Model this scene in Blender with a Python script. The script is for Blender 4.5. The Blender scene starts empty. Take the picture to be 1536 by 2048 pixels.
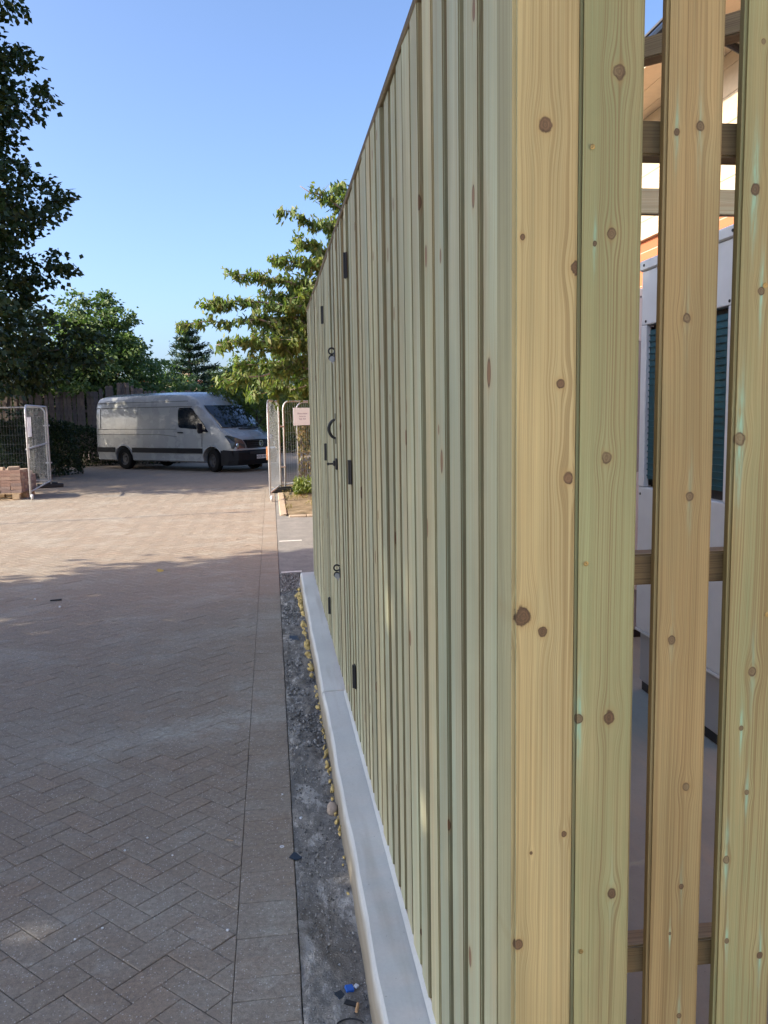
import bpy, bmesh, math, random
import numpy as np
from mathutils import Vector, Matrix
R = math.radians
scene = bpy.context.scene
COL = scene.collection
random.seed(7)
RNG = np.random.default_rng(7)

# ------------------------------------------------------------------ camera
F_PX, YAW, PITCH, ROLL, CAM_H = 1680.0, 7.527, 6.823, -0.981, 1.70
cam = bpy.data.cameras.new('camera')
cam_ob = bpy.data.objects.new('camera', cam)
COL.objects.link(cam_ob)
cam.sensor_fit = 'VERTICAL'
cam.sensor_height = 36.0
cam.lens = 36.0 * F_PX / 2048.0
cam.clip_start, cam.clip_end = 0.05, 2000.0


def cam_axes():
    y, p, r = R(YAW), R(PITCH), R(ROLL)
    fwd = Vector((math.sin(y) * math.cos(p), math.cos(y) * math.cos(p), -math.sin(p)))
    right = Vector((math.cos(y), -math.sin(y), 0))
    up = right.cross(fwd)
    return (right * math.cos(r) + up * math.sin(r), up * math.cos(r) - right * math.sin(r), fwd)


CR, CU, CF = cam_axes()
m = Matrix((CR, CU, -CF)).transposed().to_4x4()
m.translation = Vector((0, 0, CAM_H))
cam_ob.matrix_world = m
scene.camera = cam_ob
scene.render.resolution_x, scene.render.resolution_y = 768, 1024

# ------------------------------------------------------------------ sky, sun, exposure
SUN_EL = 30.0
SUN_FROM = Vector((-0.985, -0.17, 0)).normalized()      # horizontal direction towards the sun
world = bpy.data.worlds.new('World')
scene.world = world
world.use_nodes = True
wn = world.node_tree
wn.nodes.clear()
sky = wn.nodes.new('ShaderNodeTexSky')
sky.sky_type = 'NISHITA'
sky.sun_disc = False
sky.sun_elevation = R(SUN_EL)
sky.sun_rotation = math.atan2(SUN_FROM.x, SUN_FROM.y)
sky.air_density, sky.dust_density, sky.ozone_density = 0.7, 3.0, 4.2
bg = wn.nodes.new('ShaderNodeBackground')
bg.inputs['Strength'].default_value = 0.15
wo = wn.nodes.new('ShaderNodeOutputWorld')
wn.links.new(sky.outputs[0], bg.inputs['Color'])
wn.links.new(bg.outputs[0], wo.inputs['Surface'])
sun = bpy.data.lights.new('sun', 'SUN')
sun.energy, sun.angle, sun.color = 3.9, R(0.6), (1.0, 0.87, 0.67)
sun_ob = bpy.data.objects.new('sun', sun)
COL.objects.link(sun_ob)
sdir = (SUN_FROM * math.cos(R(SUN_EL)) + Vector((0, 0, math.sin(R(SUN_EL)))))
sun_ob.rotation_euler = sdir.to_track_quat('Z', 'Y').to_euler()
sun_ob.location = (-30, -5, 25)
vs = scene.view_settings
vs.view_transform, vs.look, vs.exposure, vs.gamma = 'Standard', 'None', 1.36, 1.0
vs.use_curve_mapping = False


# pixel of the photograph -> point on a plane the thing touches
def ray(x, y):
    return CF + CR * ((x - 768) / F_PX) - CU * ((y - 1024) / F_PX)


def at_ground(x, y, z=0.0):
    d = ray(x, y)
    return Vector((0, 0, CAM_H)) + d * ((z - CAM_H) / d.z)


def at_y(x, y, Y):
    d = ray(x, y)
    return Vector((0, 0, CAM_H)) + d * (Y / d.y)


def at_x(x, y, X):
    d = ray(x, y)
    return Vector((0, 0, CAM_H)) + d * (X / d.x)


# ------------------------------------------------------------------ node helpers
class NT:
    def __init__(s, name):
        s.mat = bpy.data.materials.new(name)
        s.mat.use_nodes = True
        s.t = s.mat.node_tree
        s.t.nodes.clear()
        s.out = s.t.nodes.new('ShaderNodeOutputMaterial')

    def n(s, kind, **kw):
        nd = s.t.nodes.new('ShaderNode' + kind)
        for k, v in kw.items():
            setattr(nd, k, v)
        return nd

    def put(s, sock, v):
        if v is None:
            return
        if isinstance(v, bpy.types.NodeSocket):
            s.t.links.new(v, sock)
        else:
            if hasattr(sock.default_value, '__len__') and not hasattr(v, '__len__'):
                v = (v,) * len(sock.default_value)
            if hasattr(v, '__len__') and len(v) == 3 and len(sock.default_value) == 4:
                v = (*v, 1)
            sock.default_value = v

    def math(s, op, a, b=None, c=None, clamp=False):
        nd = s.n('Math', operation=op, use_clamp=clamp)
        for i, v in enumerate((a, b, c)):
            s.put(nd.inputs[i], v)
        return nd.outputs[0]

    def mix(s, f, a, b, mode='MIX'):
        nd = s.n('Mix', data_type='RGBA', blend_type=mode)
        s.put(nd.inputs[0], f)
        s.put(nd.inputs[6], a)
        s.put(nd.inputs[7], b)
        return nd.outputs[2]

    def ramp(s, f, stops):
        nd = s.n('ValToRGB')
        el = nd.color_ramp.elements
        while len(el) < len(stops):
            el.new(0.5)
        for e, (p, c) in zip(el, stops):
            e.position = p
            e.color = (c, c, c, 1) if not hasattr(c, '__len__') else (*c, 1)
        s.put(nd.inputs[0], f)
        return nd.outputs[0]

    def rng(s, f, a, b, c=0.0, d=1.0):
        nd = s.n('MapRange')
        s.put(nd.inputs[0], f)
        for i, v in enumerate((a, b, c, d)):
            s.put(nd.inputs[i + 1], v)
        return nd.outputs[0]

    def obj(s):
        return s.n('TexCoord').outputs['Object']

    def geo(s):
        return s.n('NewGeometry').outputs['Position']

    def mapv(s, v, scale=(1, 1, 1), loc=(0, 0, 0), rot=(0, 0, 0)):
        nd = s.n('Mapping')
        s.put(nd.inputs[0], v)
        nd.inputs['Scale'].default_value = scale
        nd.inputs['Location'].default_value = loc
        nd.inputs['Rotation'].default_value = rot
        return nd.outputs[0]

    def noise(s, v, scale=5, detail=4, rough=0.55, dist=0.0):
        nd = s.n('TexNoise')
        s.put(nd.inputs['Vector'], v)
        s.put(nd.inputs['Scale'], scale)
        nd.inputs['Detail'].default_value = detail
        nd.inputs['Roughness'].default_value = rough
        nd.inputs['Distortion'].default_value = dist
        return nd.outputs[0]

    def voro(s, v, scale=5, feature='F1', rand=1.0):
        nd = s.n('TexVoronoi', feature=feature)
        s.put(nd.inputs['Vector'], v)
        nd.inputs['Scale'].default_value = scale
        nd.inputs['Randomness'].default_value = rand
        return nd

    def sep(s, v):
        nd = s.n('SeparateXYZ')
        s.put(nd.inputs[0], v)
        return nd.outputs

    def comb(s, x=0.0, y=0.0, z=0.0):
        nd = s.n('CombineXYZ')
        for i, v in enumerate((x, y, z)):
            s.put(nd.inputs[i], v)
        return nd.outputs[0]

    def bump(s, h, strength=0.3, dist=0.01):
        nd = s.n('Bump')
        nd.inputs['Strength'].default_value = strength
        nd.inputs['Distance'].default_value = dist
        s.put(nd.inputs['Height'], h)
        return nd.outputs[0]

    def done(s, color, rough=0.7, metal=0.0, normal=None, spec=0.5, coat=0.0, translucent=0.0, tint=(1.0, 1.25, 0.5), trans=0.0):
        p = s.n('BsdfPrincipled')
        s.put(p.inputs['Base Color'], color)
        s.put(p.inputs['Roughness'], rough)
        s.put(p.inputs['Metallic'], metal)
        p.inputs['Specular IOR Level'].default_value = spec
        p.inputs['Coat Weight'].default_value = coat
        p.inputs['Transmission Weight'].default_value = trans
        if normal is not None:
            s.put(p.inputs['Normal'], normal)
        sh = p.outputs[0]
        if translucent:
            tr = s.n('BsdfTranslucent')
            s.put(tr.inputs[0], s.mix(1.0, color, tint, 'MULTIPLY'))
            mx = s.n('MixShader')
            mx.inputs[0].default_value = translucent
            s.t.links.new(sh, mx.inputs[1])
            s.t.links.new(tr.outputs[0], mx.inputs[2])
            sh = mx.outputs[0]
        s.t.links.new(sh, s.out.inputs[0])
        return s.mat


def plain(name, col, rough=0.6, metal=0.0, var=0.12, scale=9.0, spec=0.5, coat=0.0, bump=0.0, bscale=60.0):
    t = NT(name)
    o = t.obj()
    n = t.noise(o, scale, 5)
    c = t.mix(t.rng(n, 0.3, 0.7), tuple(x * (1 - var) for x in col), tuple(min(1, x * (1 + var)) for x in col))
    nm = t.bump(t.noise(o, bscale, 4), bump, 0.004) if bump else None
    return t.done(c, t.rng(n, 0.2, 0.8, max(0.02, rough - 0.08), min(1, rough + 0.08)), metal, nm, spec, coat)


# ------------------------------------------------------------------ wood
def wood(name, base, green, knots=None, green_amt=0.5, ring=0.0055, edge=True, post=False):
    """knots: list of (x, z, radius, teal) in the board's own metres; None = scattered by a cell pattern"""
    t = NT(name)
    o = t.obj()
    sx, sy, sz = t.sep(o)
    rnd = t.n('ObjectInfo').outputs['Random']
    ro = t.math('MULTIPLY', rnd, 53.0)
    x = t.math('ADD', sx, t.math('MULTIPLY', sy, 0.9))
    wv = t.noise(t.comb(t.math('ADD', t.math('MULTIPLY', sx, 6), ro), ro, t.math('MULTIPLY', sz, 0.55)), 1.0, 2)
    u = t.math('ADD', x, t.math('MULTIPLY', t.math('SUBTRACT', wv, 0.5), 0.07))
    knot_in = ring_in = halo = teal = rings = None

    def acc(a, b, op='MAXIMUM'):
        return b if a is None else t.math(op, a, b)
    if knots is None:
        vx = t.comb(t.math('ADD', t.math('DIVIDE', x, 0.15), ro), t.math('ADD', t.math('DIVIDE', sz, 0.30), ro), 0.0)
        v = t.voro(vx, 1.0)
        v.voronoi_dimensions = '2D'
        d = v.outputs['Distance']
        cr = t.sep(v.outputs['Color'])
        live = t.math('LESS_THAN', cr[0], 0.5)
        rad = t.rng(cr[1], 0, 1, 0.03, 0.09)
        e = t.math('DIVIDE', d, rad)
        knot_in = t.math('MULTIPLY', t.rng(e, 0.8, 1.0, 1, 0), live)
        halo = t.math('MULTIPLY', t.rng(e, 1.0, 2.6, 1, 0), live)
        px = t.sep(v.outputs['Position'])[0]
        dx = t.math('SUBTRACT', t.math('ADD', t.math('DIVIDE', x, 0.15), ro), px)
        push = t.math('MULTIPLY', t.math('MULTIPLY', dx, 0.15), t.math('MULTIPLY', t.math('EXPONENT', t.math('MULTIPLY', t.math('MULTIPLY', d, d), -22.0)), live))
        u = t.math('SUBTRACT', u, t.math('MULTIPLY', push, 0.8))
        ring_in = t.math('MULTIPLY', t.math('SUBTRACT', 1.0, t.math('MULTIPLY', t.math('ABSOLUTE', t.math('SUBTRACT', e, 0.9)), 5.0), clamp=True), live)
    else:
        ne = t.noise(t.mapv(o, (75, 75, 75)), 1.0, 4)
        kn = t.rng(t.noise(t.mapv(o, (11, 11, 11)), 1.0, 0), 0.4, 0.6)
        for (kx, kz, kr, tl) in knots:
            dx = t.math('SUBTRACT', sx, kx)
            dz = t.math('SUBTRACT', sz, kz)
            dx2, dz2 = t.math('MULTIPLY', dx, dx), t.math('MULTIPLY', dz, dz)
            e = t.math('DIVIDE', t.math('SQRT', t.math('ADD', t.math('MULTIPLY', dx2, 1.2), t.math('MULTIPLY', dz2, 0.8))), kr)
            e = t.math('ADD', e, t.math('MULTIPLY', t.math('SUBTRACT', ne, 0.5), 1.3))
            knot_in = acc(knot_in, t.rng(e, 0.85, 1.0, 1, 0))
            halo = acc(halo, t.rng(e, 1.0, 2.3, 1, 0))
            rings = acc(rings, t.math('MULTIPLY', t.math('SINE', t.math('MULTIPLY', e, 15.0)), t.math('LESS_THAN', e, 1.0)))
            ring_in = acc(ring_in, t.math('SUBTRACT', 1.0, t.math('MULTIPLY', t.math('ABSOLUTE', t.math('SUBTRACT', e, 0.92)), 5.0), clamp=True))
            g = t.math('EXPONENT', t.math('MULTIPLY', t.math('ADD', t.math('DIVIDE', dx2, (2.3 * kr) ** 2), t.math('DIVIDE', dz2, (4.2 * kr) ** 2)), -1.0))
            u = t.math('SUBTRACT', u, t.math('MULTIPLY', t.math('MULTIPLY', dx, g), 0.8))
            if tl:
                s_ = t.math('EXPONENT', t.math('MULTIPLY', t.math('ADD', t.math('DIVIDE', dx2, (0.6 * kr) ** 2), t.math('DIVIDE', dz2, (9.0 * kr) ** 2)), -1.0))
                teal = acc(teal, t.math('MULTIPLY', s_, tl))
    gv = t.comb(t.math('ADD', t.math('MULTIPLY', u, 1.2 / ring), ro), 0.0, t.math('ADD', t.math('MULTIPLY', sz, 0.3), ro))
    g1 = t.noise(gv, 1.0, 1.5, 0.5)
    gl = t.ramp(g1, [(0.36, 0.0), (0.46, 0.2), (0.505, 1.0), (0.54, 0.15), (0.66, 0.0)])
    fib = t.noise(t.comb(t.math('MULTIPLY', u, 900), t.math('MULTIPLY', sy, 900), t.math('MULTIPLY', sz, 7)), 1.0, 3, 0.6)
    blot = t.noise(t.comb(t.math('ADD', t.math('MULTIPLY', x, 14), ro), ro, t.math('MULTIPLY', sz, 2.2)), 1.0, 4, 0.6)
    tone = t.noise(t.comb(t.math('ADD', t.math('MULTIPLY', u, 30), ro), ro, t.math('ADD', t.math('MULTIPLY', sz, 0.7), ro)), 1.0, 3)
    gr = t.math('ADD', t.math('MULTIPLY', t.math('SUBTRACT', blot, 0.5), 3.4), t.math('ADD', green_amt, t.math('MULTIPLY', t.math('SUBTRACT', rnd, 0.5), 0.55)), clamp=True)
    c = t.mix(gr, base, green)
    c = t.mix(t.rng(tone, 0.35, 0.7, 0.0, 0.42), c, tuple(v * 0.62 for v in base))
    stk = t.noise(t.comb(t.math('ADD', t.math('MULTIPLY', x, 130), ro), ro, t.math('ADD', t.math('MULTIPLY', sz, 1.6), ro)), 1.0, 4, 0.6)
    c = t.mix(t.rng(stk, 0.5, 0.72, 0.0, 0.38), c, tuple(v * w for v, w in zip(green, (0.55, 0.62, 0.6))))
    lum = t.noise(t.comb(t.math('ADD', t.math('MULTIPLY', x, 5), ro), ro, t.math('ADD', t.math('MULTIPLY', sz, 1.1), ro)), 1.0, 3, 0.55)
    c = t.mix(1.0, c, t.mix(t.rng(lum, 0.3, 0.7), (0.66, 0.65, 0.60), (1.08, 1.06, 1.03)), 'MULTIPLY')
    if knots is None:
        r2 = t.math('FRACT', t.math('MULTIPLY', rnd, 17.7))
        c = t.mix(1.0, c, t.mix(r2, (0.70, 0.76, 0.78), (1.08, 1.02, 0.9)), 'MULTIPLY')
    dark = tuple(v * w for v, w in zip(base, (0.42, 0.36, 0.30)))
    c = t.mix(t.math('MULTIPLY', gl, t.rng(tone, 0.3, 0.65, 0.5, 1.0)), c, dark)
    c = t.mix(t.rng(fib, 0.3, 0.75, 0.0, 0.4), c, tuple(v * 0.6 for v in base))
    c = t.mix(t.math('MULTIPLY', t.math('MULTIPLY', halo, halo), 0.5), c, tuple(v * w for v, w in zip(base, (0.62, 0.52, 0.42))))
    if teal is not None:
        tn = t.noise(t.comb(t.math('MULTIPLY', sx, 240), 0.0, t.math('MULTIPLY', sz, 25)), 1.0, 3)
        c = t.mix(t.math('MULTIPLY', teal, t.rng(tn, 0.3, 0.62, 0.0, 0.85)), c, (0.24, 0.50, 0.38))
    c = t.mix(t.math('MULTIPLY', knot_in, 0.93), c, t.mix(fib, (0.12, 0.06, 0.03), (0.30, 0.165, 0.085)) if rings is None else t.mix(t.math('ADD', t.math('MULTIPLY', rings, 0.3), fib, clamp=True), t.mix(kn, (0.02, 0.012, 0.007), (0.10, 0.055, 0.026)), t.mix(kn, (0.15, 0.085, 0.045), (0.20, 0.12, 0.065) if post else (0.20, 0.165, 0.09))))
    c = t.mix(t.math('MULTIPLY', ring_in, t.rng(ne if knots is not None else fib, 0.35, 0.6, 0.25, 0.95)), c, (0.05, 0.028, 0.016))
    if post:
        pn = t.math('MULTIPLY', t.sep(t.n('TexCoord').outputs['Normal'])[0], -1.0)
        c = t.mix(t.rng(pn, 0.4, 0.9, 0.0, 0.8), c, t.mix(1.0, c, (0.80, 1.0, 1.32), 'MULTIPLY'))  # post's left side: cool sky light put into the colour, with green treatment
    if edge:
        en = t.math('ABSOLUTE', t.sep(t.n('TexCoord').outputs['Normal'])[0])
        c = t.mix(t.rng(en, 0.75, 0.95), c, t.mix(1.0, c, (0.50, 0.45, 0.36), 'MULTIPLY'))  # browner board edges, with the shade of the gaps put into their colour
    h = t.math('ADD', t.math('MULTIPLY', fib, 0.6), t.math('MULTIPLY', gl, -0.5))
    return t.done(c, t.rng(fib, 0.2, 0.8, 0.52, 0.72), 0, t.bump(h, 0.22, 0.0012), 0.35)


WB, WG = (0.47, 0.365, 0.215), (0.33, 0.345, 0.205)
M = {}
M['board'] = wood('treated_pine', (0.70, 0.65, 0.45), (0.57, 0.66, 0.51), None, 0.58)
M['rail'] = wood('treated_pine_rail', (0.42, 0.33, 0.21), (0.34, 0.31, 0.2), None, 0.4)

# ------------------------------------------------------------------ other materials
def mat_paver():
    t = NT('brindle_block')
    g = t.geo()
    rnd = t.n('ObjectInfo').outputs['Random']
    isl = t.n('NewGeometry').outputs['Random Per Island']
    r = t.math('FRACT', t.math('ADD', t.math('MULTIPLY', rnd, 7.31), isl))
    c = t.ramp(r, [(0.0, (0.305, 0.248, 0.187)), (0.35, (0.34, 0.268, 0.2)), (0.7, (0.325, 0.27, 0.21)), (1.0, (0.365, 0.278, 0.203))])
    big = t.noise(t.mapv(g, (0.55, 0.55, 1)), 1.0, 5, 0.6)
    c = t.mix(t.rng(big, 0.42, 0.68, 0.0, 0.55), c, (0.36, 0.31, 0.245))
    # pale cement dust smeared over the blocks
    d1 = t.noise(t.mapv(g, (1.1, 1.6, 1), (3.1, 1.7, 0)), 1.0, 6, 0.65, 0.4)
    c = t.mix(t.rng(d1, 0.5, 0.66, 0.0, 0.7), c, (0.43, 0.405, 0.345))
    d2 = t.noise(t.mapv(g, (6, 9, 1), (1.1, 7.7, 0)), 1.0, 6, 0.7)
    c = t.mix(t.rng(d2, 0.56, 0.70, 0.0, 0.6), c, (0.49, 0.47, 0.41))
    sand = t.noise(t.mapv(g, (1.5, 2.2, 1), (9.1, 4.4, 0)), 1.0, 5, 0.6)
    c = t.mix(t.rng(sand, 0.6, 0.72, 0.0, 0.45), c, (0.44, 0.37, 0.25))
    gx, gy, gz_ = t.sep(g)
    for (cx, cy, rx, ry, sl, amt) in ((-0.45, 4.5, 0.75, 0.2, 0.35, 0.9), (-0.05, 2.45, 0.28, 0.5, 0.0, 0.7), (-0.75, 2.75, 0.35, 0.2, 0.5, 0.5), (-0.1, 5.1, 0.2, 0.4, 0.0, 0.6)):  # cement stains; the first also paints in a sun dapple
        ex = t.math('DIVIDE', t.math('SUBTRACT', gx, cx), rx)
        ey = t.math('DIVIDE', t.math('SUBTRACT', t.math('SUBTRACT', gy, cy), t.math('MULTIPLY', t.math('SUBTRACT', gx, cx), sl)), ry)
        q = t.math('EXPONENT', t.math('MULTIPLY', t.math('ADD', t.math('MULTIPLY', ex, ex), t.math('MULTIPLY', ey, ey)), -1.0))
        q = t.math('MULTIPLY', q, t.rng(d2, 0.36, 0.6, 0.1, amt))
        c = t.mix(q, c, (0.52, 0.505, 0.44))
    fine = t.noise(g, 260, 3, 0.7)
    c = t.mix(t.rng(fine, 0.35, 0.7, 0.0, 0.5), c, (0.13, 0.11, 0.098))
    mid = t.noise(g, 48, 5, 0.75)
    c = t.mix(t.rng(mid, 0.38, 0.62, 0.5, 0.0), c, (0.14, 0.12, 0.108))
    sp = t.voro(t.mapv(g, (1, 0.8, 1)), 150, 'F1')
    cell = t.sep(sp.outputs['Color'])
    spk = t.math('MULTIPLY', t.math('LESS_THAN', sp.outputs['Distance'], t.math('MULTIPLY', cell[1], 0.42)), t.math('GREATER_THAN', cell[0], 0.66))
    c = t.mix(t.math('MULTIPLY', spk, 0.75), c, (0.55, 0.53, 0.50))
    h = t.math('ADD', t.math('MULTIPLY', fine, 0.5), t.noise(g, 60, 4))
    return t.done(c, t.rng(d1, 0.3, 0.7, 0.78, 0.92), 0, t.bump(t.math('ADD', h, mid), 0.8, 0.005), 0.3)


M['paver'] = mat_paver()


def mat_ground(name, cols, scale, bump=0.6, dist=0.01, rough=0.9):
    t = NT(name)
    g = t.geo()
    a = t.noise(g, scale, 6, 0.65)
    b = t.noise(g, scale * 7, 5, 0.7)
    c = t.ramp(a, [(0.30 + 0.42 * i / (len(cols) - 1), k) for i, k in enumerate(cols)])
    c = t.mix(t.rng(b, 0.35, 0.7, 0.0, 0.5), c, tuple(v * 0.5 for v in cols[0]))
    v = t.voro(g, scale * 22)
    c = t.mix(t.math('MULTIPLY', t.math('LESS_THAN', v.outputs['Distance'], 0.2), t.math('GREATER_THAN', t.sep(v.outputs['Color'])[0], 0.7)), c, tuple(min(0.6, q * 1.9) for q in cols[-1]))
    return t.done(c, rough, 0, t.bump(t.math('ADD', a, t.math('MULTIPLY', b, 0.6)), bump, dist), 0.25)


M['sand_joint'] = mat_ground('joint_sand', [(0.12, 0.10, 0.085), (0.19, 0.155, 0.125), (0.28, 0.235, 0.19)], 9, 0.4, 0.004)
M['terrain'] = mat_ground('soil_and_grass', [(0.05, 0.06, 0.025), (0.075, 0.085, 0.035), (0.12, 0.11, 0.06)], 1.2)
M['asphalt'] = mat_ground('worn_asphalt', [(0.19, 0.185, 0.175), (0.24, 0.23, 0.215), (0.30, 0.28, 0.26)], 5, 0.5, 0.006)
M['verge'] = mat_ground('dry_soil', [(0.09, 0.07, 0.04), (0.24, 0.18, 0.11), (0.36, 0.28, 0.18)], 3.5, 0.8, 0.02)
M['far_road'] = mat_ground('far_paving', [(0.29, 0.232, 0.178), (0.32, 0.255, 0.195), (0.35, 0.28, 0.21)], 1.5, 0.2)


def mat_rubble():
    t = NT('broken_mortar_and_tarmac')
    g = t.geo()
    a = t.noise(t.mapv(g, (9, 3.2, 1)), 1.0, 6, 0.7, 0.3)
    b = t.noise(g, 45, 5, 0.75)
    y = t.sep(g)[1]
    c = t.mix(t.rng(b, 0.3, 0.7), (0.17, 0.16, 0.145), (0.32, 0.305, 0.275))
    c = t.mix(t.rng(a, 0.52, 0.58, 0.0, 0.85), c, (0.52, 0.50, 0.46))
    d = t.noise(t.mapv(g, (5, 1.4, 1), (4, 2, 0)), 1.0, 5, 0.6)
    c = t.mix(t.rng(d, 0.5, 0.66, 0.0, 0.7), c, (0.17, 0.14, 0.105))
    # darker crumbled soil where the mortar has gone
    c = t.mix(t.math('MULTIPLY', t.rng(y, 3.4, 4.2, 0.0, 0.6), t.rng(b, 0.45, 0.6)), c, (0.085, 0.078, 0.07))
    v = t.voro(g, 120)
    c = t.mix(t.math('MULTIPLY', t.math('LESS_THAN', v.outputs['Distance'], 0.25), t.math('GREATER_THAN', t.sep(v.outputs['Color'])[0], 0.75)), c, (0.45, 0.44, 0.42))
    return t.done(c, 0.92, 0, t.bump(t.math('ADD', b, t.noise(g, 160, 3)), 0.8, 0.008), 0.2)


M['rubble'] = mat_rubble()


def mat_concrete(name, col, rough=0.75, soiled=False):
    t = NT(name)
    o = t.geo()
    a = t.noise(t.mapv(o, (2.5, 1.2, 2.5)), 1.0, 5, 0.6)
    b = t.noise(o, 90, 4, 0.7)
    c = t.mix(t.rng(a, 0.35, 0.68), tuple(v * 0.86 for v in col), tuple(v * 1.08 for v in col))
    c = t.mix(t.rng(b, 0.35, 0.7, 0.0, 0.18), c, tuple(v * 0.6 for v in col))
    v = t.voro(o, 55)
    pit = t.math('MULTIPLY', t.math('LESS_THAN', v.outputs['Distance'], 0.09), t.math('GREATER_THAN', t.sep(v.outputs['Color'])[0], 0.8))
    c = t.mix(t.math('MULTIPLY', pit, 0.8), c, tuple(v * 0.3 for v in col))
    st = t.noise(t.mapv(o, (14, 1.0, 30)), 1.0, 4)
    c = t.mix(t.rng(st, 0.52, 0.72, 0.0, 0.35), c, (0.34, 0.31, 0.24))
    if soiled:
        z = t.math('ADD', t.sep(o)[2], t.math('MULTIPLY', t.math('SUBTRACT', t.noise(t.mapv(o, (9, 5, 9)), 1.0, 4), 0.5), 0.07))
        c = t.mix(t.rng(z, 0.10, 0.15, 0.85, 0.0), c, (0.30, 0.255, 0.185))
        c = t.mix(t.rng(z, 0.02, 0.07, 0.6, 0.0), c, (0.17, 0.145, 0.105))
    return t.done(c, rough, 0, t.bump(t.math('SUBTRACT', b, pit), 0.25, 0.002), 0.35)


M['kerb'] = mat_concrete('smooth_grey_concrete', (0.62, 0.63, 0.60), soiled=True)
M['slab'] = mat_concrete('brushed_concrete', (0.27, 0.30, 0.275))
M['foam'] = plain('yellow_foam', (0.55, 0.41, 0.15), 0.8, var=0.3, scale=40, bump=0.8, bscale=90)
M['iron'] = plain('black_ironmongery', (0.012, 0.013, 0.016), 0.42, 0.0, spec=0.5)
M['steel'] = plain('bright_steel', (0.42, 0.43, 0.45), 0.4, 0.8)
M['screw'] = plain('brass_screw', (0.30, 0.22, 0.09), 0.4, 0.8)
M['galv'] = plain('galvanised_steel', (0.55, 0.56, 0.57), 0.5, 0.35, var=0.15, scale=30)
M['pale_render'] = plain('pale_grey_render', (0.58, 0.58, 0.55), 0.8, var=0.06)
M['ac_white'] = plain('grey_white_painted_steel', (0.58, 0.60, 0.61), 0.42, 0.0, var=0.04)
M['ac_dark'] = plain('grey_painted_steel', (0.30, 0.31, 0.32), 0.45, 0.0, var=0.04)
M['wire'] = plain('dull_galvanised_wire', (0.30, 0.31, 0.32), 0.6, 0.2)
M['coil'] = plain('teal_coil_fins', (0.02, 0.09, 0.12), 0.4, 0.3)
M['black'] = plain('black_plastic', (0.015, 0.015, 0.017), 0.5)
M['gloss_black'] = plain('gloss_black_pvc', (0.012, 0.012, 0.013), 0.15)
M['beige'] = plain('beige_cladding', (0.60, 0.50, 0.37), 0.7, var=0.05)
M['cream'] = plain('cream_render', (0.55, 0.44, 0.30), 0.8, var=0.07)
M['roof_dark'] = plain('dark_roof_tile', (0.06, 0.055, 0.055), 0.7, var=0.2)
M['roof_red'] = plain('orange_clay_tile', (0.42, 0.13, 0.055), 0.75, var=0.25, scale=3)
M['pale_block'] = mat_concrete('buff_edging_block', (0.42, 0.33, 0.24))
M['paint'] = plain('worn_white_road_paint', (0.62, 0.6, 0.56), 0.8, var=0.25, scale=30)
M['paper'] = NT('white_sign_board')
M['paper'] = M['paper'].done((0.84, 0.84, 0.88), 0.5, translucent=0.5, tint=(1, 1, 1))
M['ink'] = plain('purple_grey_ink', (0.30, 0.22, 0.38), 0.6, var=0.05)
M['orange'] = plain('orange_timber_stop', (0.42, 0.17, 0.06), 0.6, var=0.2)
M['pallet'] = plain('pallet_wood', (0.40, 0.29, 0.18), 0.8, var=0.25, scale=14)
M['stone'] = plain('buff_stone', (0.36, 0.29, 0.23), 0.85, var=0.25, scale=25, bump=0.5)
M['blue'] = plain('blue_plastic', (0.02, 0.13, 0.55), 0.4)
M['navy'] = plain('dark_blue_plastic', (0.015, 0.03, 0.055), 0.35)
M['butt'] = plain('tan_paper', (0.55, 0.33, 0.16), 0.8)
M['white_bit'] = plain('white_plastic', (0.68, 0.7, 0.74), 0.5)
M['dead_leaf'] = plain('yellow_leaf', (0.55, 0.40, 0.10), 0.7)
M['fence_grey'] = plain('weathered_pale', (0.17, 0.14, 0.125), 0.9, var=0.3, scale=6)
M['added_paving'] = mat_concrete('pale_concrete', (0.42, 0.39, 0.34))
M['bark'] = plain('brown_bark', (0.10, 0.075, 0.055), 0.9, var=0.35, scale=12, bump=0.8, bscale=25)
M['bark_pale'] = plain('grey_bark', (0.24, 0.19, 0.15), 0.85, var=0.3, scale=12, bump=0.6, bscale=25)


def mat_brick(name, a, b, mortar, scale=1.0):
    t = NT(name)
    o = t.obj()
    nd = t.n('TexBrick')
    t.put(nd.inputs['Vector'], t.mapv(o, (1, 1, 1), rot=(R(90), 0, R(90))))
    for k, v in (('Color1', a), ('Color2', b), ('Mortar', mortar)):
        nd.inputs[k].default_value = (*v, 1)
    nd.inputs['Scale'].default_value = scale
    nd.inputs['Mortar Size'].default_value = 0.006
    nd.inputs['Brick Width'].default_value = 0.225
    nd.inputs['Row Height'].default_value = 0.075
    return t.done(nd.outputs['Color'], 0.85, 0, t.bump(nd.outputs['Fac'], -0.5, 0.004), 0.3)


M['brickwork'] = mat_brick('orange_brickwork', (0.46, 0.16, 0.075), (0.38, 0.125, 0.06), (0.42, 0.34, 0.27))


def leaf_mat(name, cols, translucent=0.3, rough=0.5):
    t = NT(name)
    isl = t.n('NewGeometry').outputs['Random Per Island']
    c = t.ramp(isl, [(i / (len(cols) - 1), k) for i, k in enumerate(cols)])
    return t.done(c, rough, 0, None, 0.35, translucent=translucent)


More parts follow.
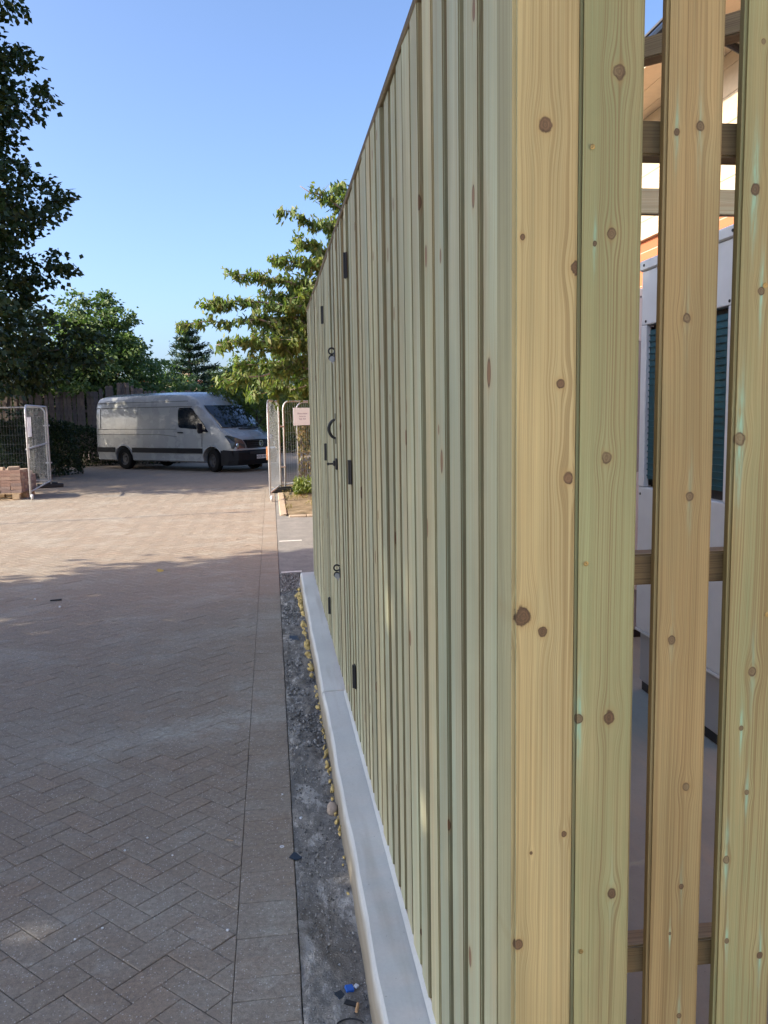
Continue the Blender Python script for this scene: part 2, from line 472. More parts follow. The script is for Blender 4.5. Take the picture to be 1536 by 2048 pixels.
M['leaf_maple'] = leaf_mat('maple_leaf', [(0.022, 0.04, 0.013), (0.035, 0.06, 0.018), (0.055, 0.075, 0.02)], 0.16)
M['leaf_cherry'] = leaf_mat('cherry_leaf', [(0.09, 0.15, 0.04), (0.12, 0.18, 0.045), (0.17, 0.21, 0.06), (0.22, 0.22, 0.07)], 0.38)
M['leaf_mid'] = leaf_mat('broad_leaf', [(0.08, 0.135, 0.04), (0.12, 0.185, 0.065), (0.19, 0.24, 0.11)], 0.28)
M['leaf_grey'] = leaf_mat('grey_leaf', [(0.045, 0.08, 0.035), (0.075, 0.11, 0.055), (0.11, 0.14, 0.07)], 0.25)
M['leaf_dark'] = leaf_mat('dark_leaf', [(0.012, 0.028, 0.012), (0.02, 0.045, 0.016), (0.035, 0.06, 0.02)], 0.12)
M['leaf_pine'] = leaf_mat('pine_needle', [(0.02, 0.045, 0.02), (0.03, 0.065, 0.03), (0.045, 0.08, 0.035)], 0.1)
M['leaf_lime'] = leaf_mat('lime_leaf', [(0.08, 0.12, 0.025), (0.12, 0.16, 0.035), (0.17, 0.2, 0.05)], 0.35)
M['leaf_dry'] = leaf_mat('dry_creeper', [(0.20, 0.14, 0.06), (0.28, 0.2, 0.09), (0.16, 0.16, 0.05), (0.33, 0.26, 0.12)], 0.25)


# ------------------------------------------------------------------ mesh builder
class MB:
    def __init__(s):
        s.v, s.f, s.mi = [], [], []

    def add(s, vs_, fs, mi=0):
        o = len(s.v)
        s.v += [tuple(p) for p in vs_]
        s.f += [tuple(i + o for i in f) for f in fs]
        s.mi += [mi] * len(fs)
        return s

    def box(s, c, d, mat4=None, bev=0.0, mi=0):
        x, y, z = (k / 2 for k in d)
        b = min(bev, x * .9, y * .9, z * .9)
        if b <= 0:
            P = [(sx * x, sy * y, sz * z) for sz in (-1, 1) for sy in (-1, 1) for sx in (-1, 1)]
            Fc = [(0, 2, 3, 1), (4, 5, 7, 6), (0, 1, 5, 4), (2, 6, 7, 3), (0, 4, 6, 2), (1, 3, 7, 5)]
        else:
            bm = bmesh.new()
            bmesh.ops.create_cube(bm, size=1)
            for q in bm.verts:
                q.co = Vector((q.co.x * 2 * x, q.co.y * 2 * y, q.co.z * 2 * z))
            bmesh.ops.bevel(bm, geom=bm.edges[:], offset=b, segments=1, affect='EDGES')
            bm.verts.index_update()
            P = [q.co.copy() for q in bm.verts]
            Fc = [[q.index for q in f.verts] for f in bm.faces]
            bm.free()
        P = [Vector(p) for p in P]
        if mat4 is not None:
            P = [mat4 @ p for p in P]
        P = [p + Vector(c) for p in P]
        return s.add(P, Fc, mi)

    def tube(s, pts, rad, n=8, cap=True, mi=0):
        pts = [Vector(p) for p in pts]
        if not hasattr(rad, '__len__'):
            rad = [rad] * len(pts)
        V, Fc = [], []
        up = Vector((0.137, 0.31, 0.94))
        for i, p in enumerate(pts):
            a = pts[max(i - 1, 0)]
            b = pts[min(i + 1, len(pts) - 1)]
            d = (b - a).normalized() if (b - a).length > 1e-9 else Vector((0, 0, 1))
            if abs(d.dot(up)) > 0.98:
                up = Vector((1, 0.2, 0))
            x = d.cross(up).normalized()
            y = d.cross(x)
            for k in range(n):
                t_ = 2 * math.pi * k / n
                V.append(p + (x * math.cos(t_) + y * math.sin(t_)) * rad[i])
        for i in range(len(pts) - 1):
            for k in range(n):
                a, b = i * n + k, i * n + (k + 1) % n
                Fc.append((a, a + n, b + n, b))
        if cap:
            Fc.append(tuple(range(n)))
            Fc.append(tuple(reversed(range((len(pts) - 1) * n, len(pts) * n))))
        return s.add(V, Fc, mi)

    def lathe(s, prof, n=20, axis='z', c=(0, 0, 0), mi=0, rot=None):
        V, Fc = [], []
        for (r, z) in prof:
            for k in range(n):
                t_ = 2 * math.pi * k / n
                p = Vector((r * math.cos(t_), r * math.sin(t_), z))
                if axis == 'y':
                    p = Vector((p.x, p.z, p.y))
                elif axis == 'x':
                    p = Vector((p.z, p.x, p.y))
                if rot is not None:
                    p = rot @ p
                V.append(p + Vector(c))
        for i in range(len(prof) - 1):
            for k in range(n):
                a, b = i * n + k, i * n + (k + 1) % n
                Fc.append((a, b, b + n, a + n))
        return s.add(V, Fc, mi)

    def prism(s, poly, thick, place, mi=0):
        """poly: 2-D outline, place(u, v, w) -> 3-D"""
        n = len(poly)
        V = [place(u, v, 0) for u, v in poly] + [place(u, v, thick) for u, v in poly]
        Fc = [tuple(range(n)), tuple(reversed(range(n, 2 * n)))]
        Fc += [(i, (i + 1) % n, n + (i + 1) % n, n + i)[::-1] for i in range(n)]
        return s.add(V, Fc, mi)

    def mesh(s, name):
        me = bpy.data.meshes.new(name)
        me.from_pydata(s.v, [], s.f)
        me.update()
        return me

    def build(s, name, mat, parent=None, loc=None, smooth=False, recalc=True):
        me = s.mesh(name)
        if recalc:
            bm = bmesh.new()
            bm.from_mesh(me)
            bmesh.ops.recalc_face_normals(bm, faces=bm.faces[:])
            bm.to_mesh(me)
            bm.free()
        for k in (mat if isinstance(mat, (list, tuple)) else [mat]):
            me.materials.append(k)
        if any(s.mi):
            me.polygons.foreach_set('material_index', s.mi)
        if smooth:
            me.polygons.foreach_set('use_smooth', [True] * len(me.polygons))
        return link(name, me, parent, loc)


def link(name, me, parent=None, loc=None, rz=0.0):
    o = bpy.data.objects.new(name, me)
    COL.objects.link(o)
    if parent is not None:
        o.parent = parent
    if loc is not None:
        o.location = loc
    if rz:
        o.rotation_euler.z = rz
    return o


def tag(o, label=None, cat=None, group=None, kind=None):
    for k, v in (('label', label), ('category', cat), ('group', group), ('kind', kind)):
        if v:
            o[k] = v
    return o


def thing(name, label, cat, loc=(0, 0, 0), rz=0.0, group=None):
    o = bpy.data.objects.new(name, None)
    o.empty_display_size = 0.1
    COL.objects.link(o)
    o.location = loc
    o.rotation_euler.z = rz
    return tag(o, label, cat, group)


def copy_tree(o, parent=None):
    c = o.copy()
    COL.objects.link(c)
    c.parent = parent
    for ch in list(o.children):
        copy_tree(ch, c)
    return c


def np_mesh(name, V, Fq, mat, parent=None, smooth=False):
    """big mesh from numpy arrays; Fq is (n, k)"""
    me = bpy.data.meshes.new(name)
    V = np.asarray(V, np.float32)
    Fq = np.asarray(Fq, np.int32)
    me.vertices.add(len(V))
    me.vertices.foreach_set('co', V.ravel())
    k = Fq.shape[1]
    me.loops.add(Fq.size)
    me.loops.foreach_set('vertex_index', Fq.ravel())
    me.polygons.add(len(Fq))
    me.polygons.foreach_set('loop_start', np.arange(0, Fq.size, k, dtype=np.int32))
    me.polygons.foreach_set('loop_total', np.full(len(Fq), k, np.int32))
    if smooth:
        me.polygons.foreach_set('use_smooth', np.ones(len(Fq), bool))
    me.update(calc_edges=True)
    me.validate()
    me.materials.append(mat)
    return link(name, me, parent)


def text_mesh(body, size, name, mat, parent, mtx):
    cu = bpy.data.curves.new(name, 'FONT')
    cu.body, cu.size, cu.align_x, cu.align_y = body, size, 'CENTER', 'CENTER'
    cu.extrude = 0.001
    tmp = bpy.data.objects.new(name, cu)
    COL.objects.link(tmp)
    bpy.context.view_layer.update()
    me = bpy.data.meshes.new_from_object(tmp.evaluated_get(bpy.context.evaluated_depsgraph_get()))
    bpy.data.objects.remove(tmp)
    me.materials.clear()
    me.materials.append(mat)
    o = link(name, me, parent)
    o.matrix_local = mtx
    return o


# ================================================================== GROUND
def sheet(name, poly, z, mat, thick=0.0):
    mb = MB()
    n = len(poly)
    if thick:
        mb.prism(poly, thick, lambda u, v, w: (u, v, z - thick + w))
    else:
        mb.add([(x, y, z) for x, y in poly], [tuple(range(n))])
    o = mb.build(name, mat, recalc=bool(thick))
    return tag(o, kind='structure')


EDGE_X, BORD_X = 0.035, -0.165          # right edge of the block paving, left edge of its border course
sheet('ground', [(-300, -60), (300, -60), (300, 500), (-300, 500)], -0.05, M['terrain'])
sheet('added_paving', [(-80, -50), (40, -50), (40, -4.2), (-11.2, -4.2), (-11.2, 11), (-80, 11)], -0.02, M['added_paving'])  # added pale ground out of view, bounces sunlight onto the shaded fence
far = sheet('access_road', [(-40, 19.8), (9, 19.8), (9, 46), (-40, 46)], -0.004, M['far_road'])
drive = sheet('driveway', [(-11, -4), (EDGE_X, -4), (EDGE_X, 19.8), (-11, 19.8)], -0.009, M['sand_joint'])


def clip_x(poly, X):
    out = []
    for i, a in enumerate(poly):
        b = poly[(i + 1) % len(poly)]
        if a[0] <= X:
            out.append(a)
        if (a[0] - X) * (b[0] - X) < 0:
            k = (X - a[0]) / (b[0] - a[0])
            out.append((X, a[1] + k * (b[1] - a[1])))
    return out


def paver_shape(poly, z, mb, bev=0.0022, gap=0.0012, depth=0.02):
    cx = sum(p[0] for p in poly) / len(poly)
    cy = sum(p[1] for p in poly) / len(poly)

    def ins(d):
        out = []
        n = len(poly)
        for i in range(n):
            a, b, c = Vector(poly[i - 1]), Vector(poly[i]), Vector(poly[(i + 1) % n])
            e1, e2 = (b - a).normalized(), (c - b).normalized()
            n1, n2 = Vector((-e1.y, e1.x)), Vector((-e2.y, e2.x))
            k = 1 + n1.dot(n2)
            q = b + (n1 + n2) * (d / max(k, 0.35))
            out.append((q.x, q.y))
        return out
    o, t_ = ins(gap), ins(gap + bev)
    n = len(poly)
    V = [(x, y, z - depth) for x, y in o] + [(x, y, z - bev * 0.7) for x, y in o] + [(x, y, z) for x, y in t_]
    Fc = [tuple(range(2 * n, 3 * n))]
    for i in range(n):
        j = (i + 1) % n
        Fc += [(i, j, n + j, n + i), (n + i, n + j, 2 * n + j, 2 * n + i)]
    mb.add(V, Fc)


def area(poly):
    return 0.5 * sum(a[0] * b[1] - b[0] * a[1] for a, b in zip(poly, poly[1:] + poly[:1]))


pavers = []                               # (apparent size, polygon, z)
U = 0.1
c45 = math.sqrt(0.5)
N = 330
for i in range(-N, N):
    for j in range(-N, N):
        k = (i - j) % 4
        if k == 0:
            w, h = 2, 1
        elif k == 3:
            w, h = 1, 2
        else:
            continue
        X0, Y0 = (i * c45 - j * c45) * U - 3.0, (i * c45 + j * c45) * U + 8.0
        if Y0 < 0.9 or Y0 > 19.6 or X0 > BORD_X + 0.2 or X0 < -0.36 * Y0 - 0.7:
            continue
        poly = [((a * c45 - b * c45) * U - 3.0, (a * c45 + b * c45) * U + 8.0) for a, b in ((i, j), (i + w, j), (i + w, j + h), (i, j + h))]
        whole = max(p[0] for p in poly) <= BORD_X
        poly = clip_x(poly, BORD_X)
        if len(poly) < 3 or area(poly) < 0.0012:
            continue
        pavers.append((poly, whole))
y = 0.9
while y < 19.7:
    pavers.append(([(BORD_X, y), (EDGE_X, y), (EDGE_X, y + 0.1), (BORD_X, y + 0.1)], False))
    y += 0.1


def seen(poly):
    cx = sum(p[0] for p in poly) / len(poly)
    cy = sum(p[1] for p in poly) / len(poly)
    d = Vector((cx, cy, -CAM_H))
    zz = d.dot(CF)
    if zz < 0.5:
        return 0
    px, py = d.dot(CR) / zz * F_PX + 768, 1024 - d.dot(CU) / zz * F_PX
    if px < -40 or px > 760 or py > 2120:
        return 0
    return area(poly) / (cx * cx + cy * cy + CAM_H ** 2) ** 1.5


order = sorted(range(len(pavers)), key=lambda q: -seen(pavers[q][0]))
near = set(order[:300])
stock = {}
field = MB()
for q, (poly, whole) in enumerate(pavers):
    z = random.gauss(0.0, 0.0006)
    if q not in near:
        paver_shape(poly, z, field)
        continue
    cx = sum(p[0] for p in poly) / len(poly)
    cy = sum(p[1] for p in poly) / len(poly)
    loc = [(p[0] - cx, p[1] - cy) for p in poly]
    key = tuple((round(a, 3), round(b, 3)) for a, b in loc)
    if key not in stock:
        mb = MB()
        paver_shape(loc, 0, mb)
        stock[key] = mb.mesh('paver')
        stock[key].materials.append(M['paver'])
    o = link('paver', stock[key], drive, (cx, cy, z))
    o.rotation_euler = (random.gauss(0, .004), random.gauss(0, .004), random.gauss(0, .004))
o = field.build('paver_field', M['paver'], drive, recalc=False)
o['kind'] = 'stuff'

sheet('forecourt', [(0.25, -4.2), (5.2, -4.2), (5.2, 1.195), (0.25, 1.195)], -0.008, M['added_paving'])
# rough broken strip between the blocks and the kerb
nx, ny = 18, 560
xs = np.linspace(EDGE_X + 0.002, 0.245, nx)
ys = np.linspace(0.9, 8.92, ny)
GX, GY = np.meshgrid(xs, ys)
def vnoise(x, y, seed):
    r = np.random.default_rng(seed)
    tab = r.random((256, 256))
    xi, yi = np.floor(x).astype(int), np.floor(y).astype(int)
    fx, fy = x - xi, y - yi
    fx, fy = fx * fx * (3 - 2 * fx), fy * fy * (3 - 2 * fy)
    g = lambda a, b: tab[a % 256, b % 256]
    return (g(xi, yi) * (1 - fx) + g(xi + 1, yi) * fx) * (1 - fy) + (g(xi, yi + 1) * (1 - fx) + g(xi + 1, yi + 1) * fx) * fy
GZ = -0.024 + 0.026 * vnoise(GX * 9, GY * 5, 1) + (0.010 + 0.012 * (GY > 4.2)) * vnoise(GX * 32, GY * 28, 2) + 0.010 * vnoise(GX * 80, GY * 75, 3)
GZ -= 0.016 * (vnoise(GX * 3, GY * 1.1, 5) > 0.55) * (GY > 4)
V = np.stack([GX, GY, GZ], -1).reshape(-1, 3)
I = np.arange(nx * ny).reshape(ny, nx)
Fq = np.stack([I[:-1, :-1], I[:-1, 1:], I[1:, 1:], I[1:, :-1]], -1).reshape(-1, 4)
strip = tag(np_mesh('gravel_strip', V, Fq, M['rubble'], smooth=True), kind='structure')

# asphalt bay behind the strip, with its worn bay lines
sheet('asphalt_bay', [(EDGE_X + 0.003, 8.9), (6.0, 8.9), (6.0, 13.75), (EDGE_X + 0.003, 13.75)], -0.003, M['asphalt'], 0.03)
for (y0, x1) in ((11.16, 0.36), (8.93, 0.28)):
    tag(sheet('bay_line', [(0.06, y0), (x1, y0 + 0.02), (x1, y0 + 0.1), (0.06, y0 + 0.07)], 0.0015, M['paint']), kind='structure')
sheet('asphalt_margin', [(EDGE_X + 0.003, 13.753), (0.4, 13.753), (0.4, 19.8), (EDGE_X + 0.003, 19.8)], -0.006, M['asphalt'])
# dry verge with a block edging
nx, ny = 60, 70
xs, ys = np.linspace(0.155, 7.0, nx), np.linspace(14.0, 19.75, ny)
GX, GY = np.meshgrid(xs, ys)
GZ = -0.035 + 0.06 * vnoise(GX * 2, GY * 2, 9) + 0.025 * vnoise(GX * 8, GY * 8, 11)
V = np.stack([GX, GY, GZ], -1).reshape(-1, 3)
I = np.arange(nx * ny).reshape(ny, nx)
Fq = np.stack([I[:-1, :-1], I[:-1, 1:], I[1:, 1:], I[1:, :-1]], -1).reshape(-1, 4)
tag(np_mesh('verge', V, Fq, M['verge'], smooth=True), kind='structure')
edging = thing('edging_kerb', 'low buff block edging round the dry soil bed', 'edging', (0.1, 13.8, 0))
eb = MB().box((0, 0, 0), (0.29, 0.12, 0.09), bev=0.01).mesh('edging_block')
eb.materials.append(M['pale_block'])
for k in range(16):
    link('edging_block', eb, edging, (0.34 + 0.3 * k - 0.05, 0.08, -0.022))
for k in range(13):
    link('edging_block', eb, edging, (0.06, 0.4 + 0.3 * k, -0.022), R(90))

# ================================================================== KERB AND TIMBER FENCE
FX, CY, FEND = 0.362, 1.238, 7.93       # fence face plane, corner, far end
KT, FTOP = 0.16, 2.62
kerb = thing('concrete_kerb', 'smooth grey concrete kerb along the foot of the timber fence', 'kerb', (0.3, 4, 0))


def kerb_slab(y0, y1, top=KT, x0=0.236):
    prof = [(x0 - 0.008, -0.04), (x0, top - 0.02), (x0 + 0.003, top - 0.008), (x0 + 0.011, top), (FX + 0.09, top + 0.004), (FX + 0.09, -0.04)]
    mb = MB()
    ysn = np.linspace(y0, y1, max(2, int((y1 - y0) / 0.12)))
    rows = []
    for yy in ysn:
        wob = 0.0022 * math.sin(yy * 5.1) + 0.0016 * math.sin(yy * 13.7)
        rows += [(x + wob - 0.3, yy - 4, z + wob * 0.5) for x, z in prof]
    n = len(prof)
    Fc = [(i * n + k, i * n + (k + 1) % n, (i + 1) * n + (k + 1) % n, (i + 1) * n + k) for i in range(len(ysn) - 1) for k in range(n)]
    Fc += [tuple(range(n)), tuple(range((len(ysn) - 1) * n, len(ysn) * n))]
    mb.add(rows, Fc)
    return mb.build('kerb_slab', M['kerb'], kerb)


kerb_slab(0.9, 4.52)
kerb_slab(4.527, 6.2, KT + 0.005)
kerb_slab(6.203, 8.06, KT + 0.003)
MB().box((1.24, -2.71, KT / 2 - 0.02), (1.58, 0.15, KT + 0.036), bev=0.006).build('kerb_slab', M['kerb'], kerb)
MB().box((2.79, -2.71, KT / 2 - 0.02), (1.5, 0.15, KT + 0.036), bev=0.006).build('kerb_slab', M['kerb'], kerb)
# trowelled mortar fillet where the boards meet the kerb
mb = MB()
mb.prism([(FX - 0.012, KT + 0.001), (FX + 0.002, KT + 0.012), (FX + 0.002, KT + 0.001)], 3.2, lambda u, v, w: (u - 0.3, 1.3 + w - 4, v + 0.004))
mb.build('mortar_fillet', M['kerb'], kerb)

fence = thing('timber_fence', 'tall pale green treated timber slat fence turning a corner on a concrete kerb', 'fence', (FX, CY, 0))
BW, BT = 0.1, 0.021                     # board width, thickness
_bc = {}


def board_mesh(w, h, th=BT, bev=0.003, mat=None):
    key = (round(w, 4), round(h, 3), round(th, 4), mat.name)
    if key not in _bc:
        bm = bmesh.new()
        bmesh.ops.create_cube(bm, size=1)
        for q in bm.verts:
            q.co = Vector((q.co.x * w, q.co.y * th, (q.co.z + 0.5) * h))
        up = [e for e in bm.edges if abs((e.verts[0].co - e.verts[1].co).z) > h * 0.5]
        bmesh.ops.bevel(bm, geom=up, offset=bev, segments=2, affect='EDGES')
        me = bpy.data.meshes.new('board')
        bm.to_mesh(me)
        bm.free()
        me.materials.append(mat)
        _bc[key] = me
    return _bc[key]


def left_board(y0, y1, z0, z1, parent, mat=None, name='board', proud=0.0, th=BT):
    """a board on the long face; local x runs along the fence"""
    o = link(name, board_mesh(y1 - y0, z1 - z0, th, 0.0028, mat or M['board']), parent)
    P = parent.location
    o.location = (FX + th / 2 - proud - P.x, (y0 + y1) / 2 - P.y, z0 - P.z)
    o.rotation_euler = (random.gauss(0, 0.0012), random.gauss(0, 0.0006), R(-90) + random.gauss(0, 0.012))
    return o


def knots(lst, x0):
    out = []
    for (px, py, r, tl) in lst:
        p = at_y(px, py, CY)
        out.append((p.x - x0, p.z - (KT + 0.02), r * CY / F_PX * 0.95, tl))
    return out


# boards of the short face: they stand across the view, so each has its own knots
K_post = [(1091, 251, 15, 0), (1045, 474, 6, 0), (1121, 768, 10, 0), (1138, 957, 13, 0), (1085, 1263, 11, 0), (1046, 1232, 20, 0), (1128, 1668, 7, 0), (1037, 1889, 12, 0), (1153, 535, 14, 0), (1062, 1706, 4, 0)]
K_1 = [(1241, 142, 14, 0), (1225, 466, 11, 0), (1192, 486, 6, 0.8), (1215, 917, 12, 0), (1160, 1440, 11, 1.0), (1220, 1436, 14, 0), (1225, 1790, 12, 0.2)]
K_2 = [(1356, 262, 7, 0.7), (1403, 250, 10, 0.4), (1376, 635, 10, 0.2), (1382, 993, 10, 0.3), (1346, 1280, 10, 0.2), (1374, 1576, 9, 0), (1365, 1776, 7, 0.3), (1342, 1870, 4, 0.9), (1360, 2035, 7, 0.6)]
K_3 = [(1513, 377, 12, 1.0), (1526, 582, 9, 0.9), (1483, 878, 14, 1.0), (1508, 1345, 11, 0.4), (1485, 1458, 6, 1.0), (1496, 1587, 6, 1.0), (1455, 1722, 9, 1.0), (1456, 1885, 6, 1.0), (1522, 1913, 8, 0.8), (1530, 80, 5, 0)]
x_post, x_1, x_2, x_3, x_4 = (FX, FX + 0.1005), (FX + 0.1025, FX + 0.2015), (FX + 0.2345, FX + 0.327), (FX + 0.3575, FX + 0.458), (FX + 0.487, FX + 0.588)
specs = [
    (x_post, K_post, (0.58, 0.475, 0.235), (0.52, 0.465, 0.25), 0.15),
    (x_1, K_1, (0.43, 0.37, 0.185), (0.32, 0.355, 0.18), 0.5),
    (x_2, K_2, (0.40, 0.30, 0.14), (0.34, 0.305, 0.155), 0.3),
    (x_3, K_3, (0.43, 0.36, 0.175), (0.30, 0.355, 0.185), 0.5),
]
for q, ((a, b), ks, c1, c2, ga) in enumerate(specs):
    xc = (a + b) / 2
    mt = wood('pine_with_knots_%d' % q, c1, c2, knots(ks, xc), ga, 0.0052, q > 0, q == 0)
    th = 0.094 if q == 0 else BT
    bm_ = board_mesh(b - a, FTOP - KT - 0.02, th, 0.006 if q == 0 else 0.0045, mt)
    o = link('corner_post' if q == 0 else 'board', bm_, fence, (xc - FX, th / 2 + (0.0 if q == 0 else 0.004), KT + 0.02))
xx = x_4[0]
while xx < 2.9:
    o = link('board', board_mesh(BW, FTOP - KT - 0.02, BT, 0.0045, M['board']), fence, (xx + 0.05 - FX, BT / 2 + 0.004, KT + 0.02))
    xx += 0.131
# long face, up to the gates, between and past them
G0, GM, G1 = 3.842, 4.79, 5.625
left_board(1.3345, 1.427, KT + 0.018, FTOP, fence)
left_board(1.453, 1.556, KT + 0.018, FTOP, fence)
yy = 1.594
ydone = []
while yy + BW < G0 - 0.004:
    left_board(yy, yy + BW, KT + 0.014 + random.random() * 0.012, FTOP - random.random() * 0.004, fence, proud=random.random() * 0.003)
    yy += 0.1325
yy = G1 + 0.008
while yy + BW < FEND + 0.01:
    left_board(yy, yy + BW, KT + 0.014 + random.random() * 0.012, FTOP - random.random() * 0.004, fence, proud=random.random() * 0.003)
    yy += 0.1325
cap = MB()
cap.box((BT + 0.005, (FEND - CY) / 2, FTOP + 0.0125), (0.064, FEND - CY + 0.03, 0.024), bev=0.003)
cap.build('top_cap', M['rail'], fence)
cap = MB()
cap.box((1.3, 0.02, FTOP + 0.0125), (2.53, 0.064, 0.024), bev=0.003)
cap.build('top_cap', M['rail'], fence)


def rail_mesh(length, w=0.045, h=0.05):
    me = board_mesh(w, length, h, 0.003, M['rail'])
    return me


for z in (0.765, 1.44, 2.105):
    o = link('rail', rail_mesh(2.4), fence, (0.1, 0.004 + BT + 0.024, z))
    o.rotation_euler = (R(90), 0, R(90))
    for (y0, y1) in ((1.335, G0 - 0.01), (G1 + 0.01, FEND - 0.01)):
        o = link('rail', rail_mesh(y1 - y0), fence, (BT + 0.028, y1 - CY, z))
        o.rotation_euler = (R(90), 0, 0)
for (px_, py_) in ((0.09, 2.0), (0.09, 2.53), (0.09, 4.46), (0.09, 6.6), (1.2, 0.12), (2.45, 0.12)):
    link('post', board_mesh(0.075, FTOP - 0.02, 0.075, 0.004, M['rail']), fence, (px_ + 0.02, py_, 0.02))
# diagonal head brace across the corner and a cross beam further back
o = link('head_brace', board_mesh(0.055, 1.92, 0.05, 0.003, M['rail']), fence, (0.07, 1.4, 2.58))
o.rotation_euler = (R(90), 0, R(45))
o = link('cross_beam', board_mesh(0.1, 2.5, 0.045, 0.003, M['board']), fence, (0.08, 2.18, 2.54))
o.rotation_euler = (R(90), R(90), R(90))
# far end return of the enclosure
for k in range(19):
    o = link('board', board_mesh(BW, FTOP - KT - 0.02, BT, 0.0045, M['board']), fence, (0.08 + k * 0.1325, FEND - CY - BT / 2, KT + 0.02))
# screws
scr = MB().lathe([(0.0, 0.0), (0.0035, 0.0), (0.0042, 0.0012), (0.002, 0.0016), (0.0, 0.001)], 10, 'y').mesh('screw')
scr.materials.append(M['screw'])
for (px_, py_) in ((1186, 292), (1173, 1128), (1163, 1905), (1536, 1230), (1532, 570)):
    p = at_y(px_, py_, CY)
    o = link('screw', scr, fence, (p.x - FX, -0.0004 + 0.004, p.z))
    o.rotation_euler = (0, 0, R(180))

# ------------------------------------------------------------------ gates in the long face
strap = MB().box((0, 0, 0), (0.006, 0.045, 0.112), bev=0.0015)
strap.tube([(-0.006, 0.0, -0.056), (-0.006, 0.0, 0.056)], 0.0075, 8)
hinge_me = strap.mesh('hinge')
hinge_me.materials.append(M['iron'])


def gate(name, label, y0, y1, hy, hz):
    g = thing(name, label, 'gate', (FX, (y0 + y1) / 2, KT + 0.02), group=None)
    n = 7
    w = (y1 - y0 - 0.008) / (n - 1 + BW / 0.1325)
    q = y0 + 0.004
    pitch = (y1 - y0 - 0.008 - BW) / (n - 1)
    for k in range(n):
        left_board(q, q + BW, KT + 0.022 + random.random() * 0.006, FTOP - 0.004, g, proud=random.random() * 0.002)
        q += pitch
    for z in (0.6, 1.4, 2.2):
        o = link('rail', rail_mesh(y1 - y0 - 0.03), g, (BT + 0.028, (y1 - y0) / 2 - 0.015, z - KT - 0.02))
        o.rotation_euler = (R(90), 0, 0)
    for z in hz:
        link('hinge', hinge_me, g, (-0.0045, hy - g.location.y, z - KT - 0.02))
    return g


gate_a = gate('gate_leaf', 'timber slat gate leaf with pull handle hinged towards the near fence corner', G0, GM, G0 + 0.018, (2.353, 1.424, 0.452))
gate_b = gate('gate_leaf', 'timber slat gate leaf hinged beside the far end of the fence', GM + 0.006, G1, G1 - 0.045, (2.33, 1.44, 0.40))


def gl(y, z, x=0.0, g=gate_a):
    return Vector((x, y - g.location.y, z - KT - 0.02))


# pull handle: bowed bar with flat end plates
hy = 4.755
mb = MB()
pts = []
for k in range(13):
    a = k / 12
    z = 1.66 - 0.105 * a
    bow = math.sin(math.pi * a) ** 0.55
    pts.append(gl(hy - 0.02, z, -0.006 - 0.034 * bow))
mb.tube(pts, [0.0075 + 0.002 * math.sin(math.pi * k / 12) for k in range(13)], 8)
for z in (1.676, 1.542):
    mb.box(gl(hy - 0.02, z, -0.003), (0.005, 0.028, 0.036), bev=0.0015)
mb.build('pull_handle', M['iron'], gate_a)
# lock case with spindle knob
mb = MB()
mb.box(gl(4.70, 1.412, -0.006), (0.012, 0.05, 0.062), bev=0.003)
mb.box(gl(4.70, 1.416, -0.018), (0.014, 0.03, 0.03), bev=0.004)
mb.tube([gl(4.70, 1.414, -0.02), gl(4.70, 1.414, -0.05)], [0.006, 0.005], 8)
mb.tube([gl(4.70, 1.414, -0.048), gl(4.70, 1.413, -0.058)], [0.0085, 0.0075], 8)
mb.build('lock_case', M['iron'], gate_a)
# two ring-and-staple latches with small padlocks
for z in (2.01, 0.80):
    mb = MB()
    mb.box(gl(4.672, z, -0.003), (0.005, 0.036, 0.056), bev=0.0012)
    arc = [gl(4.69, z + 0.024 + 0.017 * math.sin(t_), -0.018 - 0.017 * math.cos(t_)) for t_ in np.linspace(-2.6, 2.6, 12)]
    mb.tube(arc, 0.0048, 7)
    la = mb.build('hasp', M['iron'], gate_a)
    mb = MB()
    arc = [gl(4.68, z - 0.014 + 0.014 * math.sin(t_), -0.02 - 0.014 * math.cos(t_)) for t_ in np.linspace(0, 2 * math.pi, 14)]
    mb.tube(arc, 0.004, 7, cap=False)
    mb.build('ring', M['iron'], la)
    mb = MB()
    mb.lathe([(0, -0.007), (0.0155, -0.007), (0.0165, -0.004), (0.0165, 0.004), (0.0155, 0.007), (0, 0.007)], 16, 'y', gl(4.675, z - 0.02, -0.016))
    mb.tube([gl(4.672, z - 0.03, -0.018), gl(4.668, z - 0.046, -0.012)], 0.0025, 6)
    mb.build('padlock', M['steel'], la, smooth=False)

# ================================================================== PLANT ENCLOSURE AND BUILDING SEEN THROUGH THE SLATS
sheet('enclosure_floor', [(FX + 0.09, 1.2), (4.6, 1.2), (4.6, 8.9), (FX + 0.09, 8.9)], 0.02, M['slab'], 0.06)


